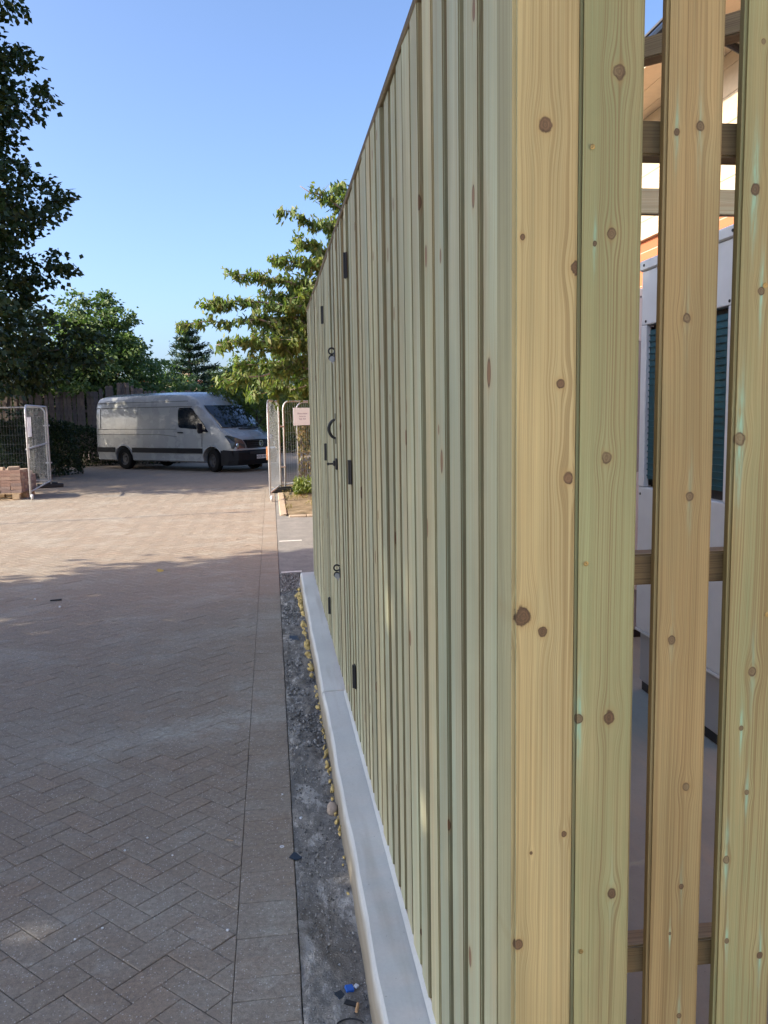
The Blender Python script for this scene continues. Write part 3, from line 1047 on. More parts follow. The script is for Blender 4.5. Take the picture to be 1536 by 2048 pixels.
def ac_unit(x0, y0, y1, label):
    L, Wd, Hh = 1.35, y1 - y0, 2.50
    u = thing('air_conditioning_unit', label, 'air conditioner', (x0, y0, 0.02), group=None)

    def bx(name, a, b, mat, bev=0.004):
        c = [(p + q) / 2 for p, q in zip(a, b)]
        d = [abs(q - p) for p, q in zip(a, b)]
        return MB().box(c, d, bev=bev).build(name, mat, u)
    bx('base', (0.03, 0.03, 0.0), (L - 0.03, Wd - 0.03, 0.06), M['black'])
    bx('plinth', (0.02, 0.02, 0.06), (L - 0.02, Wd - 0.02, 0.36), M['ac_dark'])
    bx('trim_strip', (-0.004, -0.004, 0.362), (L, Wd + 0.004, 0.378), M['ac_white'], 0.002)
    bx('lower_panel', (0.0, 0.0, 0.38), (L, Wd, 1.22), M['ac_white'])
    bx('inner_core', (0.05, 0.05, 1.222), (L - 0.05, Wd - 0.05, 2.14), M['black'])
    bx('coil', (0.022, 0.07, 1.27), (0.048, Wd - 0.07, 2.11), M['coil'], 0.0)
    fins = MB()
    for k in range(24):
        z = 1.29 + k * 0.0345
        fins.box((0.018, Wd / 2, z), (0.006, Wd - 0.14, 0.006))
    fins.build('coil_fins', M['coil'], u)
    for (yy, nm) in ((0.035, 'corner_upright'), (Wd - 0.035, 'corner_upright')):
        bx(nm, (-0.002, yy - 0.035, 1.222), (0.03, yy + 0.035, 2.138), M['ac_white'])
    for (yy) in (0.0, Wd - 0.002):
        bx('side_panel', (0.03, yy, 1.222), (L, yy + 0.002, 2.138), M['ac_dark'], 0)
    bx('upper_panel', (0.0, 0.0, 2.14), (L, Wd, 2.44), M['ac_white'])
    bx('lid', (-0.012, -0.012, 2.441), (L + 0.012, Wd + 0.012, 2.5), M['ac_white'], 0.008)
    for (yy, zz) in ((0.06, 2.16), (Wd - 0.06, 2.16), (0.03, 1.18), (Wd - 0.03, 1.18), (0.03, 2.47), (Wd - 0.05, 2.47), (0.04, 1.0)):
        MB().lathe([(0, -0.004), (0.007, -0.004), (0.008, 0)], 8, 'x', (-0.0005 if zz < 2.44 else -0.0125, yy, zz)).build('screw_head', M['black'], u)
    return u


ac_unit(2.12, 3.66, 4.66, 'tall pale grey air conditioning unit with teal coil behind the slats')
ac_unit(2.12, 5.7, 6.7, 'second pale grey air conditioning unit further inside the timber enclosure')

bd = thing('brick_building', 'orange brick building with beige cladding, deep eaves and black downpipe', 'building', (5.2, 9.5, 0))


def bbx(name, a, b, mat, bev=0.0, parent=bd):
    c = [(p + q) / 2 for p, q in zip(a, b)]
    d = [abs(q - p) for p, q in zip(a, b)]
    o = MB().box(c, d, bev=bev).build(name, mat)
    o.parent = parent
    o.location = -Vector((5.2, 9.5, 0)) if parent is bd else Vector((0, 0, 0))
    return o


bbx('added_bounce_wing', (5.21, -16.0, -0.05), (13.0, -1.003, 3.975), M['pale_render'])  # added pale wall out of view, bounces sunlight onto the fence
bbx('brick_wall', (5.2, -1.0, -0.05), (13.0, 24.0, 3.98), M['brickwork'])
bbx('string_course', (5.14, -16.02, 3.98), (13.0, 24.0, 4.08), M['beige'])
for k in range(10):
    bbx('cladding_board', (5.17 - 0.006 * (k % 2), -16.01, 4.082 + k * 0.15), (13.0, 24.0, 4.23 + k * 0.15), M['cream'])
for k in range(5):
    bbx('soffit_board', (4.42 + k * 0.15, -16.4, 5.585 + 0.003 * (k % 2)), (4.567 + k * 0.15, 24.3, 5.612), M['beige'])
bbx('fascia', (4.38, -16.4, 5.56), (4.415, 24.3, 5.80), M['beige'])
mb = MB()
mb.prism([(4.30, 5.82), (4.36, 5.9), (9.1, 7.5), (13.5, 6.1), (13.5, 5.9), (9.1, 7.3), (4.42, 5.78)], 40.8, lambda u, v, w: (u - 5.2, -16.45 + w - 9.5, v))
mb.build('roof', M['roof_dark'], bd)
mb = MB()
mb.tube([(4.33 - 5.2, -16.4 - 9.5, 5.74), (4.33 - 5.2, 24.3 - 9.5, 5.74)], 0.06, 10)
mb.build('gutter', M['gloss_black'], bd)
for (dy) in (8.55, 16.0):
    mb = MB()
    mb.tube([(4.36, dy, 5.7), (4.5, dy, 5.5), (5.0, dy, 5.28), (5.08, dy, 5.15), (5.08, dy, 0.1)], 0.04, 10)
    for z in (5.2, 4.3, 3.0, 1.6):
        mb.lathe([(0.04, -0.03), (0.05, -0.03), (0.05, 0.03), (0.04, 0.03)], 10, 'z', (5.08, dy, z))
    o = mb.build('downpipe', M['gloss_black'])
    o.parent = bd
    o.location = -Vector((5.2, 9.5, 0))

# ================================================================== VAN
M['van'] = plain('white_van_paint', (0.31, 0.33, 0.335), 0.27, 0.0, var=0.04, scale=2.5, coat=0.5)  # white paint set grey, so the trees' shade sits in the colour
M['van_trim'] = plain('black_van_plastic', (0.010, 0.011, 0.014), 0.6, spec=0.2)
M['van_glass'] = plain('dark_van_glass', (0.012, 0.018, 0.026), 0.06, 0.0, var=0.05, spec=0.6, coat=0.3)
M['tyre'] = plain('tyre_rubber', (0.010, 0.010, 0.010), 0.9, spec=0.15)
M['rim'] = plain('dull_steel_wheel', (0.035, 0.035, 0.038), 0.55, 0.2)
M['lamp'] = plain('headlamp_lens', (0.045, 0.055, 0.065), 0.12, 0.0, coat=0.3)
M['groove_shade'] = plain('groove_shade_grey', (0.10, 0.105, 0.11), 0.7)
M['chrome'] = plain('chrome', (0.75, 0.77, 0.8), 0.15, 1.0)
M['plate'] = plain('white_number_plate', (0.72, 0.72, 0.70), 0.4)

WBASE, VW_ = 3.90, 0.965
# stations: centre x, roof height, forward curve at the centre, side half width, roof half width, roof edge drop
ST = [(-5.22, 2.30, 0.00, 0.925, 0.74, 0.16), (-5.15, 2.36, 0.0, 0.945, 0.77, 0.14), (-4.8, 2.40, 0, 0.962, 0.79, 0.13), (-3.6, 2.415, 0, 0.965, 0.79, 0.13),
      (-2.2, 2.42, 0, 0.965, 0.79, 0.13), (-1.45, 2.41, 0, 0.965, 0.79, 0.13), (-0.95, 2.37, 0.08, 0.962, 0.78, 0.13), (-0.62, 2.28, 0.16, 0.96, 0.77, 0.12),
      (-0.42, 2.15, 0.21, 0.958, 0.78, 0.10), (-0.30, 1.99, 0.24, 0.955, 0.80, 0.06), (0.12, 1.655, 0.27, 0.953, 0.83, 0.04), (0.55, 1.305, 0.30, 0.95, 0.86, 0.04),
      (0.72, 1.21, 0.28, 0.945, 0.85, 0.05), (0.90, 1.09, 0.25, 0.93, 0.82, 0.05), (0.99, 0.985, 0.22, 0.90, 0.80, 0.05), (1.02, 0.84, 0.21, 0.88, 0.80, 0.04), (1.03, 0.66, 0.20, 0.87, 0.80, 0.03)]


def section(st):
    xc, zt, kf, hw, rw, drop = st
    ze = zt - drop
    half = []
    zs = [0.27, 0.31, 0.55, 0.72, 1.0, 1.26, 1.62, 1.97, 2.16]
    ins = [0.11, 0.03, 0.004, 0.0, 0.0, 0.004, 0.022, 0.045, 0.09]
    for z, i in zip(zs, ins):
        w = hw - i
        if z > ze - 0.03:
            z = ze - 0.03 * (1 - 0.5 * (z - (ze - 0.03)) / 2.5)
            w = min(w, rw + 0.05)
            w = max(w, rw + 0.015)
        half.append((w, z))
    half += [(rw, ze + drop * 0.25), (rw * 0.75, zt - drop * 0.32), (rw * 0.4, zt - drop * 0.07), (0.0, zt)]
    return [(xc - kf * (w / VW_) ** 2, w, z) for w, z in half]


def van_body():
    V, rows = [], []
    for st in ST:
        h = section(st)
        row = []
        for (x, w, z) in h:
            row.append(len(V))
            V.append((x, -w, z))
        for (x, w, z) in reversed(h[:-1]):
            row.append(len(V))
            V.append((x, w, z))
        rows.append(row)
    Fc = []
    for a, b in zip(rows, rows[1:]):
        n = len(a)
        for k in range(n):
            Fc.append((a[k], b[k], b[(k + 1) % n], a[(k + 1) % n]))
    Fc.append(tuple(rows[0]))
    Fc.append(tuple(reversed(rows[-1])))
    return V, Fc


van = thing('delivery_van', 'white high roof panel van standing across the lane under the trees', 'van')
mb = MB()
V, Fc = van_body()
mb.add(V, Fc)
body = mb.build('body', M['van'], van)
cut = MB()
for x in (0.0, -WBASE):
    for s in (-1, 1):
        cut.lathe([(0.0, -0.22), (0.40, -0.22), (0.40, 0.3), (0.0, 0.3)], 28, 'y', (x, s * (VW_ - 0.10) if s > 0 else -(VW_ - 0.10) - 0.08, 0.36))
cob = cut.build('cutter', M['van_trim'])
bm = bmesh.new(); bm.from_mesh(cob.data); bmesh.ops.remove_doubles(bm, verts=bm.verts[:], dist=1e-5)
bmesh.ops.recalc_face_normals(bm, faces=bm.faces[:]); bm.to_mesh(cob.data); bm.free()
md = body.modifiers.new('arches', 'BOOLEAN')
md.object, md.operation, md.solver = cob, 'DIFFERENCE', 'EXACT'
bpy.context.view_layer.update()
me = bpy.data.meshes.new_from_object(body.evaluated_get(bpy.context.evaluated_depsgraph_get()))
body.modifiers.clear()
body.data = me
bpy.data.objects.remove(cob)
bm = bmesh.new(); bm.from_mesh(me)
for f in bm.faces:
    f.smooth = True
for e in bm.edges:
    if len(e.link_faces) == 2 and e.calc_face_angle(0) > R(32):
        e.smooth = False
bm.to_mesh(me); bm.free()


def side_y(z, s=-1, hw=0.965):
    zs = [0.27, 0.31, 0.55, 0.72, 1.0, 1.26, 1.62, 1.97, 2.16]
    ins = [0.11, 0.03, 0.004, 0.0, 0.0, 0.004, 0.022, 0.045, 0.09]
    return s * (hw - float(np.interp(z, zs, ins)))


def side_panel(name, poly, mat, out=0.006, s=-1, parent=van, hw=0.962):
    mb = MB()
    n = len(poly)
    V = [(x, side_y(z, s, hw) + s * out, z) for x, z in poly] + [(x, side_y(z, s, hw) - s * 0.02, z) for x, z in poly]
    mb.add(V, [tuple(range(n)), tuple(reversed(range(n, 2 * n)))] + [(i, (i + 1) % n, n + (i + 1) % n, n + i) for i in range(n)])
    return mb.build(name, mat, parent)


for s in (-1, 1):
    # cab door glass, with the dipped front corner
    side_panel('door_window', [(-1.36, 1.33), (-1.39, 1.42), (-1.39, 1.84), (-1.34, 1.92), (-0.86, 1.92), (-0.78, 1.88), (-0.30, 1.38), (-0.14, 1.19), (-0.2, 1.18), (-0.62, 1.27), (-1.25, 1.31)], M['van_glass'], 0.007, s)
    # black rubbing strip along the flank, broken at the wheels
    for (x0, x1) in ((-5.19, -WBASE - 0.41), (-WBASE + 0.41, -1.44), (-1.43, -0.41)):
        side_panel('rubbing_strip', [(x0, 0.545), (x1, 0.545), (x1, 0.70), (x0, 0.70)], M['van_trim'], 0.022, s)
    # swage lines and door shuts: thin dark strips painting in the shade of grooves
    for (pa) in ([(-5.17, 1.12), (-2.2, 1.12), (-1.45, 1.06), (-1.45, 1.04), (-2.2, 1.1), (-5.17, 1.1)],
                 [(-5.16, 1.285), (-1.46, 1.285), (-1.46, 1.268), (-5.16, 1.268)],
                 [(-5.16, 1.965), (-0.8, 1.965), (-0.8, 1.94), (-5.16, 1.94)],
                 [(-1.456, 0.72), (-1.441, 0.72), (-1.441, 1.94), (-1.456, 1.94)],
                 [(-2.724, 0.72), (-2.710, 0.72), (-2.710, 1.94), (-2.724, 1.94)],
                 [(-0.425, 0.74), (-0.418, 0.74), (-0.40, 1.12), (-0.407, 1.12)],
                 [(-4.986, 1.3), (-4.97, 1.3), (-4.97, 1.93), (-4.986, 1.93)]):
        side_panel('groove_shade_strip', pa, M['groove_shade'], 0.004, s)
    side_panel('roof_seam', [(-5.12, 2.125), (-1.0, 2.125), (-1.0, 2.105), (-5.12, 2.105)], M['groove_shade'], 0.006, s)
    side_panel('door_handle', [(-1.40, 1.155), (-1.20, 1.155), (-1.19, 1.17), (-1.21, 1.19), (-1.39, 1.19), (-1.41, 1.17)], M['van_trim'], 0.03, s)
    # wheel arch lips
    for x in (0.0, -WBASE):
        mb = MB()
        arc = [(x + 0.415 * math.cos(t_), side_y(0.36 + 0.415 * math.sin(t_), s, 0.966), 0.36 + 0.415 * math.sin(t_)) for t_ in np.linspace(0.3, math.pi - 0.3, 16)]
        mb.tube(arc, 0.022, 6)
        mb.build('wheel_arch', M['van'], van, smooth=True)
    # mirror: tall black housing on an arm
    mb = MB()
    mb.box((-0.30, s * 1.13, 1.30), (0.11, 0.17, 0.30), bev=0.03)
    mb.tube([(-0.24, s * 0.94, 1.22), (-0.28, s * 1.06, 1.22)], 0.03, 8)
    mr = mb.build('mirror', M['van_trim'], van)
    MB().box((-0.36, s * 1.13, 1.31), (0.006, 0.13, 0.22), bev=0.002).build('mirror_glass', M['chrome'], mr)


def front_pt(x_c, z, kf, w):
    return (x_c - kf * (w / VW_) ** 2, w, z)


def front_patch(name, rows, mat, out=0.006, nw=9, parent=van, thick=0.015):
    """rows: (centre x, z, curve, half width left, half width right)"""
    mb = MB()
    V = []
    for lay in (out, out - thick):
        for (xc, z, kf, wa, wb) in rows:
            for k in range(nw):
                w = wa + (wb - wa) * k / (nw - 1)
                p = front_pt(xc + lay, z, kf, w)
                V.append((p[0], p[1], p[2] + lay * 0.5))
    nr = len(rows)
    Fc = []
    for L in (0, nr * nw):
        for r in range(nr - 1):
            for k in range(nw - 1):
                a = L + r * nw + k
                Fc.append((a, a + 1, a + nw + 1, a + nw))
    o_ = nr * nw
    for r in range(nr - 1):
        for k in (0, nw - 1):
            a = r * nw + k
            Fc.append((a, a + nw, a + nw + o_, a + o_))
    for k in range(nw - 1):
        for r in (0, nr - 1):
            a = r * nw + k
            Fc.append((a, a + 1, a + 1 + o_, a + o_))
    mb.add(V, Fc)
    return mb.build(name, mat, parent, smooth=False)


def zt(x, w, st_i):
    return 0


# windscreen follows the sloping front
ws = []
for a in np.linspace(0.03, 0.97, 6):
    xc, z, kf = -0.30 + 0.85 * a, 1.99 - 0.685 * a, 0.24 + 0.06 * a
    ws.append((xc + 0.012, z - 0.004, kf, -0.80 - 0.055 * a, 0.80 + 0.055 * a))
wsc = front_patch('windscreen', ws, M['van_glass'], 0.02, 13)
for (y0, y1) in ((-0.62, 0.05), (0.1, 0.7)):
    mb = MB()
    mb.tube([(0.60 - 0.3 * (y0 / VW_) ** 2, y0, 1.32), (0.52 - 0.3 * (y1 / VW_) ** 2, y1, 1.40)], 0.011, 6)
    mb.build('wiper', M['van_trim'], wsc)
# bonnet vent slot, grille, headlights, bumper, plate, badge
front_patch('bonnet_vent', [(0.615, 1.285, 0.30, -0.42, 0.42), (0.66, 1.262, 0.30, -0.42, 0.42)], M['van_trim'], 0.018, 9)
gr = front_patch('grille', [(1.005, 0.945, 0.22, -0.62, 0.62), (1.03, 0.84, 0.21, -0.56, 0.56), (1.035, 0.70, 0.20, -0.50, 0.50)], M['van_trim'], 0.012, 11)
for z in (0.90, 0.84, 0.78, 0.72):
    front_patch('grille_bar', [(1.02, z + 0.012, 0.215, -0.54, 0.54), (1.022, z - 0.012, 0.215, -0.54, 0.54)], M['black'], 0.03, 9, gr)
mb = MB()
mb.lathe([(0.080, 0), (0.094, 0.0), (0.094, 0.012), (0.080, 0.012), (0.080, 0)], 24, 'x', (1.055, 0, 0.83))
for s in (-1, 1):
    for (ya, za, yb, zb) in ((0.045, 0.065, 0.018, 0.004), (0.018, 0.004, 0.0, 0.02), (0.066, 0.03, 0.034, -0.06), (0.034, -0.06, 0.006, -0.006)):
        mb.tube([(1.062, s * ya, 0.83 + za), (1.062, s * yb, 0.83 + zb)], 0.0075, 5)
mb.build('badge', M['chrome'], gr)
for s in (-1, 1):
    rows = [(1.0, 1.045, 0.23, s * 0.80, s * 0.85), (1.008, 0.97, 0.22, s * 0.64, s * 0.885), (1.02, 0.84, 0.215, s * 0.58, s * 0.895), (1.03, 0.70, 0.205, s * 0.55, s * 0.885)]
    V = []
    mb = MB()
    pts_o = [(0.50, s * 0.953, 1.075), (0.62, s * 0.945, 1.09), (0.78, s * 0.86, 1.04), (0.90, s * 0.66, 0.955), (0.95, s * 0.60, 0.84), (0.95, s * 0.57, 0.70), (0.86, s * 0.80, 0.69), (0.74, s * 0.935, 0.70), (0.70, s * 0.955, 0.86)]
    pts_o = [(x + 0.022, y + s * 0.018, z) for x, y, z in pts_o]
    pts_i = [(x - 0.09, y - s * 0.09, z) for x, y, z in pts_o]
    cen = (0.845, s * 0.875, 0.87)
    n = len(pts_o)
    mb.add(pts_o + pts_i + [cen], [(i, (i + 1) % n, 2 * n) for i in range(n)] + [(i, (i + 1) % n, n + (i + 1) % n, n + i) for i in range(n)])
    hl = mb.build('headlight', M['lamp'], van)
    MB().lathe([(0.0, 0.02), (0.055, 0.02), (0.065, 0.0)], 14, 'x', (0.868, s * 0.80, 0.80), rot=Matrix.Rotation(s * R(35), 3, 'Z') if False else None).build('lamp_bowl', M['chrome'], hl)
front_patch('bumper_trim', [(1.035, 0.69, 0.20, -0.80, 0.80), (1.045, 0.64, 0.20, -0.84, 0.84)], M['van'], 0.022, 13)
mb = MB()
prof = [(1.07, 0.64), (1.105, 0.58), (1.105, 0.36), (1.05, 0.22), (0.90, 0.20), (0.90, 0.64)]
nw = 17
V = []
for k in range(nw):
    w = -0.985 + 1.97 * k / (nw - 1)
    kk = 0.17 * (w / VW_) ** 2 + 0.26 * max(0, (abs(w) - 0.76) / 0.225) ** 3
    V += [(x - kk if q < 4 else min(x, 0.9) - kk * 1.25, w, z) for q, (x, z) in enumerate(prof)]
n = len(prof)
Fc = [(i * n + k, i * n + (k + 1) % n, (i + 1) * n + (k + 1) % n, (i + 1) * n + k) for i in range(nw - 1) for k in range(n)]
Fc += [tuple(range(n)), tuple(range((nw - 1) * n, nw * n))]
mb.add(V, Fc)
bmp = mb.build('front_bumper', M['van_trim'], van)
for s in (-1, 1):
    side_panel('bumper_side', [(0.41, 0.22), (0.80, 0.22), (0.80, 0.635), (0.43, 0.66)], M['van_trim'], 0.015, s, van, 0.962)
MB().box((1.112, 0.0, 0.44), (0.012, 0.52, 0.115), bev=0.003).build('number_plate', M['plate'], van)
text_mesh('HX58 WMK', 0.105, 'plate_characters', M['black'], van, Matrix(((0, 0, 1, 1.1185), (1, 0, 0, 0), (0, 1, 0, 0.44), (0, 0, 0, 1))))
front_patch('lower_grille', [(1.11, 0.61, 0.17, -0.5, 0.5), (1.11, 0.53, 0.17, -0.5, 0.5)], M['black'], 0.012, 9)
MB().box((-5.25, 0, 0.47), (0.10, 1.86, 0.18), bev=0.02).build('rear_bumper', M['van_trim'], van)
for s in (-1, 1):
    MB().box((-5.225, s * 0.86, 1.25), (0.04, 0.09, 0.5), bev=0.015).build('tail_light', plain('red_tail_lamp', (0.2, 0.01, 0.01), 0.2), van)
MB().tube([(-0.62, -0.12, 2.27), (-0.75, -0.15, 2.40)], [0.022, 0.008], 7).build('aerial', M['van_trim'], van)
tyre = MB().lathe([(0.20, -0.10), (0.30, -0.105), (0.335, -0.085), (0.342, -0.05), (0.342, 0.05), (0.335, 0.085), (0.30, 0.105), (0.20, 0.10)], 30, 'y').mesh('tyre')
rim = MB().lathe([(0.0, -0.06), (0.07, -0.075), (0.09, -0.05), (0.15, -0.05), (0.185, -0.085), (0.205, -0.09), (0.205, 0.09), (0.0, 0.09)], 24, 'y').mesh('rim')
tyre.materials.append(M['tyre'])
rim.materials.append(M['rim'])
for x, st_ in ((0.0, R(-16)), (-WBASE, 0)):
    for s in (-1, 1):
        w = bpy.data.objects.new('wheel', None)
        w.empty_display_size = 0.1
        COL.objects.link(w)
        w.parent = van
        w.location = (x, s * 0.845, 0.342)
        w.rotation_euler.z = st_ + (math.pi if s > 0 else 0)
        link('tyre', tyre, w)
        link('rim', rim, w)
MB().box((-2.0, 0, 0.33), (5.4, 1.3, 0.16)).build('chassis', M['black'], van)
# ground contact points of the near wheels give its place and heading
fr, rr = at_ground(430, 944), at_ground(252, 938)
hd = (fr - rr).normalized()
ang = math.atan2(hd.y, hd.x)
van.rotation_euler.z = ang
off = Matrix.Rotation(ang, 3, 'Z') @ Vector((0, -0.90, 0))
mid = (fr + rr) / 2
mid -= off
van.location = mid + Matrix.Rotation(ang, 3, 'Z') @ Vector((WBASE / 2, 0, 0))
van.location.z = -0.003

# ================================================================== SITE FENCING, PALLET, PALE FENCE, HOUSES
def temp_panel(p0, p1, label, h=1.95, castor=None, group='temporary mesh fence panels'):
    p0, p1 = Vector((*p0, 0)), Vector((*p1, 0))
    d = p1 - p0
    L = d.length
    t_ = thing('mesh_fence_panel', label, 'fence panel', p0, math.atan2(d.y, d.x), group)
    r = 0.019
    z0 = 0.17
    mb = MB()
    cr = 0.16
    pts = [(0, 0, 0.06), (0, 0, h - cr)] + [(cr - cr * math.cos(a), 0, h - cr + cr * math.sin(a)) for a in np.linspace(0.2, math.pi / 2, 6)]
    pts += [(L - cr + cr * math.sin(a), 0, h - cr + cr * math.cos(a)) for a in np.linspace(0, math.pi / 2 - 0.2, 6)] + [(L, 0, h - cr), (L, 0, 0.06)]
    mb.tube(pts, r, 8)
    mb.tube([(0, 0, z0), (L, 0, z0)], r * 0.85, 8)
    mb.build('frame', M['galv'], t_, smooth=True)
    w = MB()
    n = int(L / 0.065)
    for k in range(1, n):
        x = L * k / n
        w.tube([(x, 0, z0), (x, 0, h - 0.02)], 0.0014, 3, False)
    for k in range(1, 8):
        z = z0 + (h - z0) * k / 8
        w.tube([(0, 0.003, z), (L, 0.003, z)], 0.0016, 3, False)
    o = w.build('wire_mesh', M['wire'], t_, recalc=False)
    o['kind'] = 'stuff'
    if castor is not None:
        cx = L if castor else 0.0
        mb = MB()
        mb.lathe([(0.012, -0.022), (0.05, -0.022), (0.06, -0.01), (0.06, 0.01), (0.05, 0.022), (0.012, 0.022)], 16, 'y', (cx, 0.03, 0.062))
        mb.tube([(cx, 0.03, 0.06), (cx, 0, 0.16)], 0.012, 6)
        mb.build('castor', M['galv'], t_)
    return t_


A0, A1 = at_ground(103, 975), at_ground(62, 1000)
leafL = temp_panel((A0.x, A0.y), (A1.x, A1.y), 'open mesh gate panel with castor beside the brick pallet', castor=True)
fixL = temp_panel((A0.x - 0.08, A0.y + 0.12), (A0.x - 3.5, A0.y + 0.35), 'fixed mesh fence panel standing in front of the dark conifer hedge')
B0, B1 = Vector((0.17, 18.2, 0)), at_ground(541, 1003)
leafR = temp_panel((B0.x, B0.y), (B1.x, B1.y), 'short mesh gate panel with castor and orange timber stop by the verge', castor=True)
fixR = temp_panel((0.27, 18.32), (2.9, 20.5), 'mesh fence panel carrying a white notice behind the timber fence end')
fixR2 = temp_panel((0.62, 20.3), (4.0, 20.9), 'mesh fence panel overgrown with dry creeper')


def foot(loc, rz, label):
    mb = MB()
    mb.box((0, 0, 0.045), (0.6, 0.22, 0.09), bev=0.015)
    mb.box((0.0, 0, 0.105), (0.34, 0.16, 0.03), bev=0.008)
    o = mb.build('fence_foot', M['black'], None, loc)
    o.rotation_euler.z = rz
    return tag(o, label, 'fence foot', 'fence panel feet')


foot((0.22, 18.26, 0.0), 0.2, 'black rubber block under the mesh panels beside the dry verge')
foot((A0.x - 0.04, A0.y + 0.06, 0), 0.3, 'black rubber block under the mesh panels beside the hedge')
# clips joining panels
for (p, z, par, nm) in (((0.22, 18.26), 1.42, fixR, 'clip'), ((0.22, 18.26), 0.55, fixR, 'clip'), ((A0.x - 0.04, A0.y + 0.06), 1.5, fixL, 'clip'), ((A0.x - 0.04, A0.y + 0.06), 0.6, fixL, 'clip')):
    o = MB().box((0, 0, 0), (0.15, 0.05, 0.035), bev=0.008).build('coupling_clip', M['galv'], par)
    o.matrix_parent_inverse = Matrix.Identity(4)
    q = Matrix.Rotation(-par.rotation_euler.z, 3, 'Z') @ (Vector((*p, z)) - par.location)
    o.location = q
# orange timber stop tied on the right leaf, small box on the left one
o = MB().box((0, -0.04, 0), (0.07, 0.05, 0.26), bev=0.006).build('timber_stop', M['orange'], leafR)
o.location = ((B1 - B0).length - 0.14, 0.0, 0.93)
o = MB().box((0, -0.035, 0), (0.06, 0.05, 0.3), bev=0.006).build('latch_box', M['ac_white'], leafL)
o.location = ((A1 - A0).length - 0.3, 0.0, 1.0)
mb = MB()
mb.tube([((A1 - A0).length - 0.02, -0.03, 1.05), (0.0, -0.03, 1.08)], 0.02, 8)
mb.build('locking_bar', M['galv'], leafL)


def notice(name, label, panel, x, z, w, h, lines, side=-1):
    q = panel.matrix_basis @ Vector((x, side * 0.03, z))
    t_ = thing(name, label, 'notice', q, panel.rotation_euler.z + (0 if side < 0 else math.pi))
    MB().box((0, 0, 0), (w, 0.006, h), bev=0.0015).build('sheet', M['paper'], t_)
    for k, (txt, sz, zz) in enumerate(lines):
        text_mesh(txt, sz, 'lettering', M['ink'], t_, Matrix(((1, 0, 0, 0), (0, 0, -1, -0.0045), (0, 1, 0, zz), (0, 0, 0, 1))))
    return t_


bpy.context.view_layer.update()
LN = [('Please ensure', 0.052, 0.065), ('these are', 0.052, 0.005), ('kept shut', 0.052, -0.05), ('- - - - - - - - - - -', 0.03, -0.1)]
notice('notice_board', 'white notice with lilac lettering tied to mesh panel beside timber fence', fixR, 0.52, 1.62, 0.52, 0.38, LN[:3])
notice('notice_board', 'white notice tied on the open mesh gate panel by the pallet', leafL, (A1 - A0).length - 0.55, 1.50, 0.62, 0.42, LN[:3], -1)

# pallet with stacked paving bricks
PX, PY = -6.25, 18.25
pal = thing('pallet', 'wooden pallet loaded with bricks beside the mesh gate panel', 'pallet', (PX, PY, 0))
for k in range(7):
    MB().box((0.5, 0.06 + k * 0.17, 0.135), (1.08, 0.11, 0.02), bev=0.003).build('deck_board', M['pallet'], pal)
for x in (0.06, 0.5, 0.95):
    for y in (0.06, 0.57, 1.08):
        MB().box((x, y, 0.07), (0.14, 0.13, 0.105), bev=0.004).build('block', M['pallet'], pal)
for y in (0.06, 0.57, 1.08):
    MB().box((0.5, y, 0.009), (1.08, 0.11, 0.016), bev=0.003).build('bottom_board', M['pallet'], pal)
bcols = [(0.27, 0.17, 0.13), (0.23, 0.165, 0.14), (0.31, 0.21, 0.16), (0.36, 0.28, 0.21)]
bm_list = []
for k, cc in enumerate(bcols):
    me = MB().box((0, 0, 0), (0.21, 0.1, 0.066), bev=0.004).mesh('brick')
    me.materials.append(plain('stacked_brick_%d' % k, cc, 0.9, var=0.2, scale=30))
    bm_list.append(me)
for lay in range(7):
    z = 0.146 + 0.0335 + lay * 0.0675
    for i in range(5):
        for j in range(11):
            if lay >= 5 and (j > 8 - (lay - 5) * 2 or i < 1):
                continue
            if not (i == 4 or j == 0 or lay >= 5 or (lay == 4)):
                continue
            o = link('brick', random.choice(bm_list), None, (PX + 0.105 + i * 0.213 + random.gauss(0, .004), PY + 0.06 + j * 0.103 + random.gauss(0, .003), z), random.gauss(0, 0.02))
            tag(o, 'weathered red brick in the stack on the wooden pallet', 'brick', 'bricks stacked on the pallet')
for (x, y, rz) in ((0.9, 0.1, 0.35), (0.62, 0.12, -0.2), (0.85, 0.35, 0.1), (0.35, 0.15, 0.15)):
    o = link('brick', bm_list[3], None, (PX + x, PY + y, 0.146 + 0.0335 + 7 * 0.0675), rz)
    tag(o, 'pale brick lying loose on top of the brick stack', 'brick', 'loose bricks on top')

# weathered pale fence behind the hedge
pf = thing('pale_fence', 'weathered grey wooden pale fence with uneven tops behind the hedge', 'fence', (-14.2, 31.6, 0))
q = 0.0
pale = {}
while q < 11.5:
    w = random.choice((0.11, 0.13, 0.15))
    arch = 2.55 + 0.34 * max(0, math.sin((q + 0.5) * 1.5)) + random.gauss(0, 0.03)
    key = (w, round(arch, 1))
    if key not in pale:
        mb = MB()
        mb.prism([(-w / 2, 0), (w / 2, 0), (w / 2, key[1] - 0.05), (0.02, key[1]), (-w / 2, key[1] - 0.03)], 0.022, lambda u, v, wv: (u, wv, v))
        pale[key] = mb.mesh('pale')
        pale[key].materials.append(M['fence_grey'])
    o = link('pale', pale[key], pf, (q, random.random() * 0.012, 0))
    o.rotation_euler = (random.gauss(0, .01), random.gauss(0, .012), random.gauss(0, .05))
    q += w + random.choice((0.008, 0.015, 0.03))
for z in (0.6, 1.9):
    MB().box((5.75, 0.07, z), (11.7, 0.05, 0.1)).build('rail', M['fence_grey'], pf)


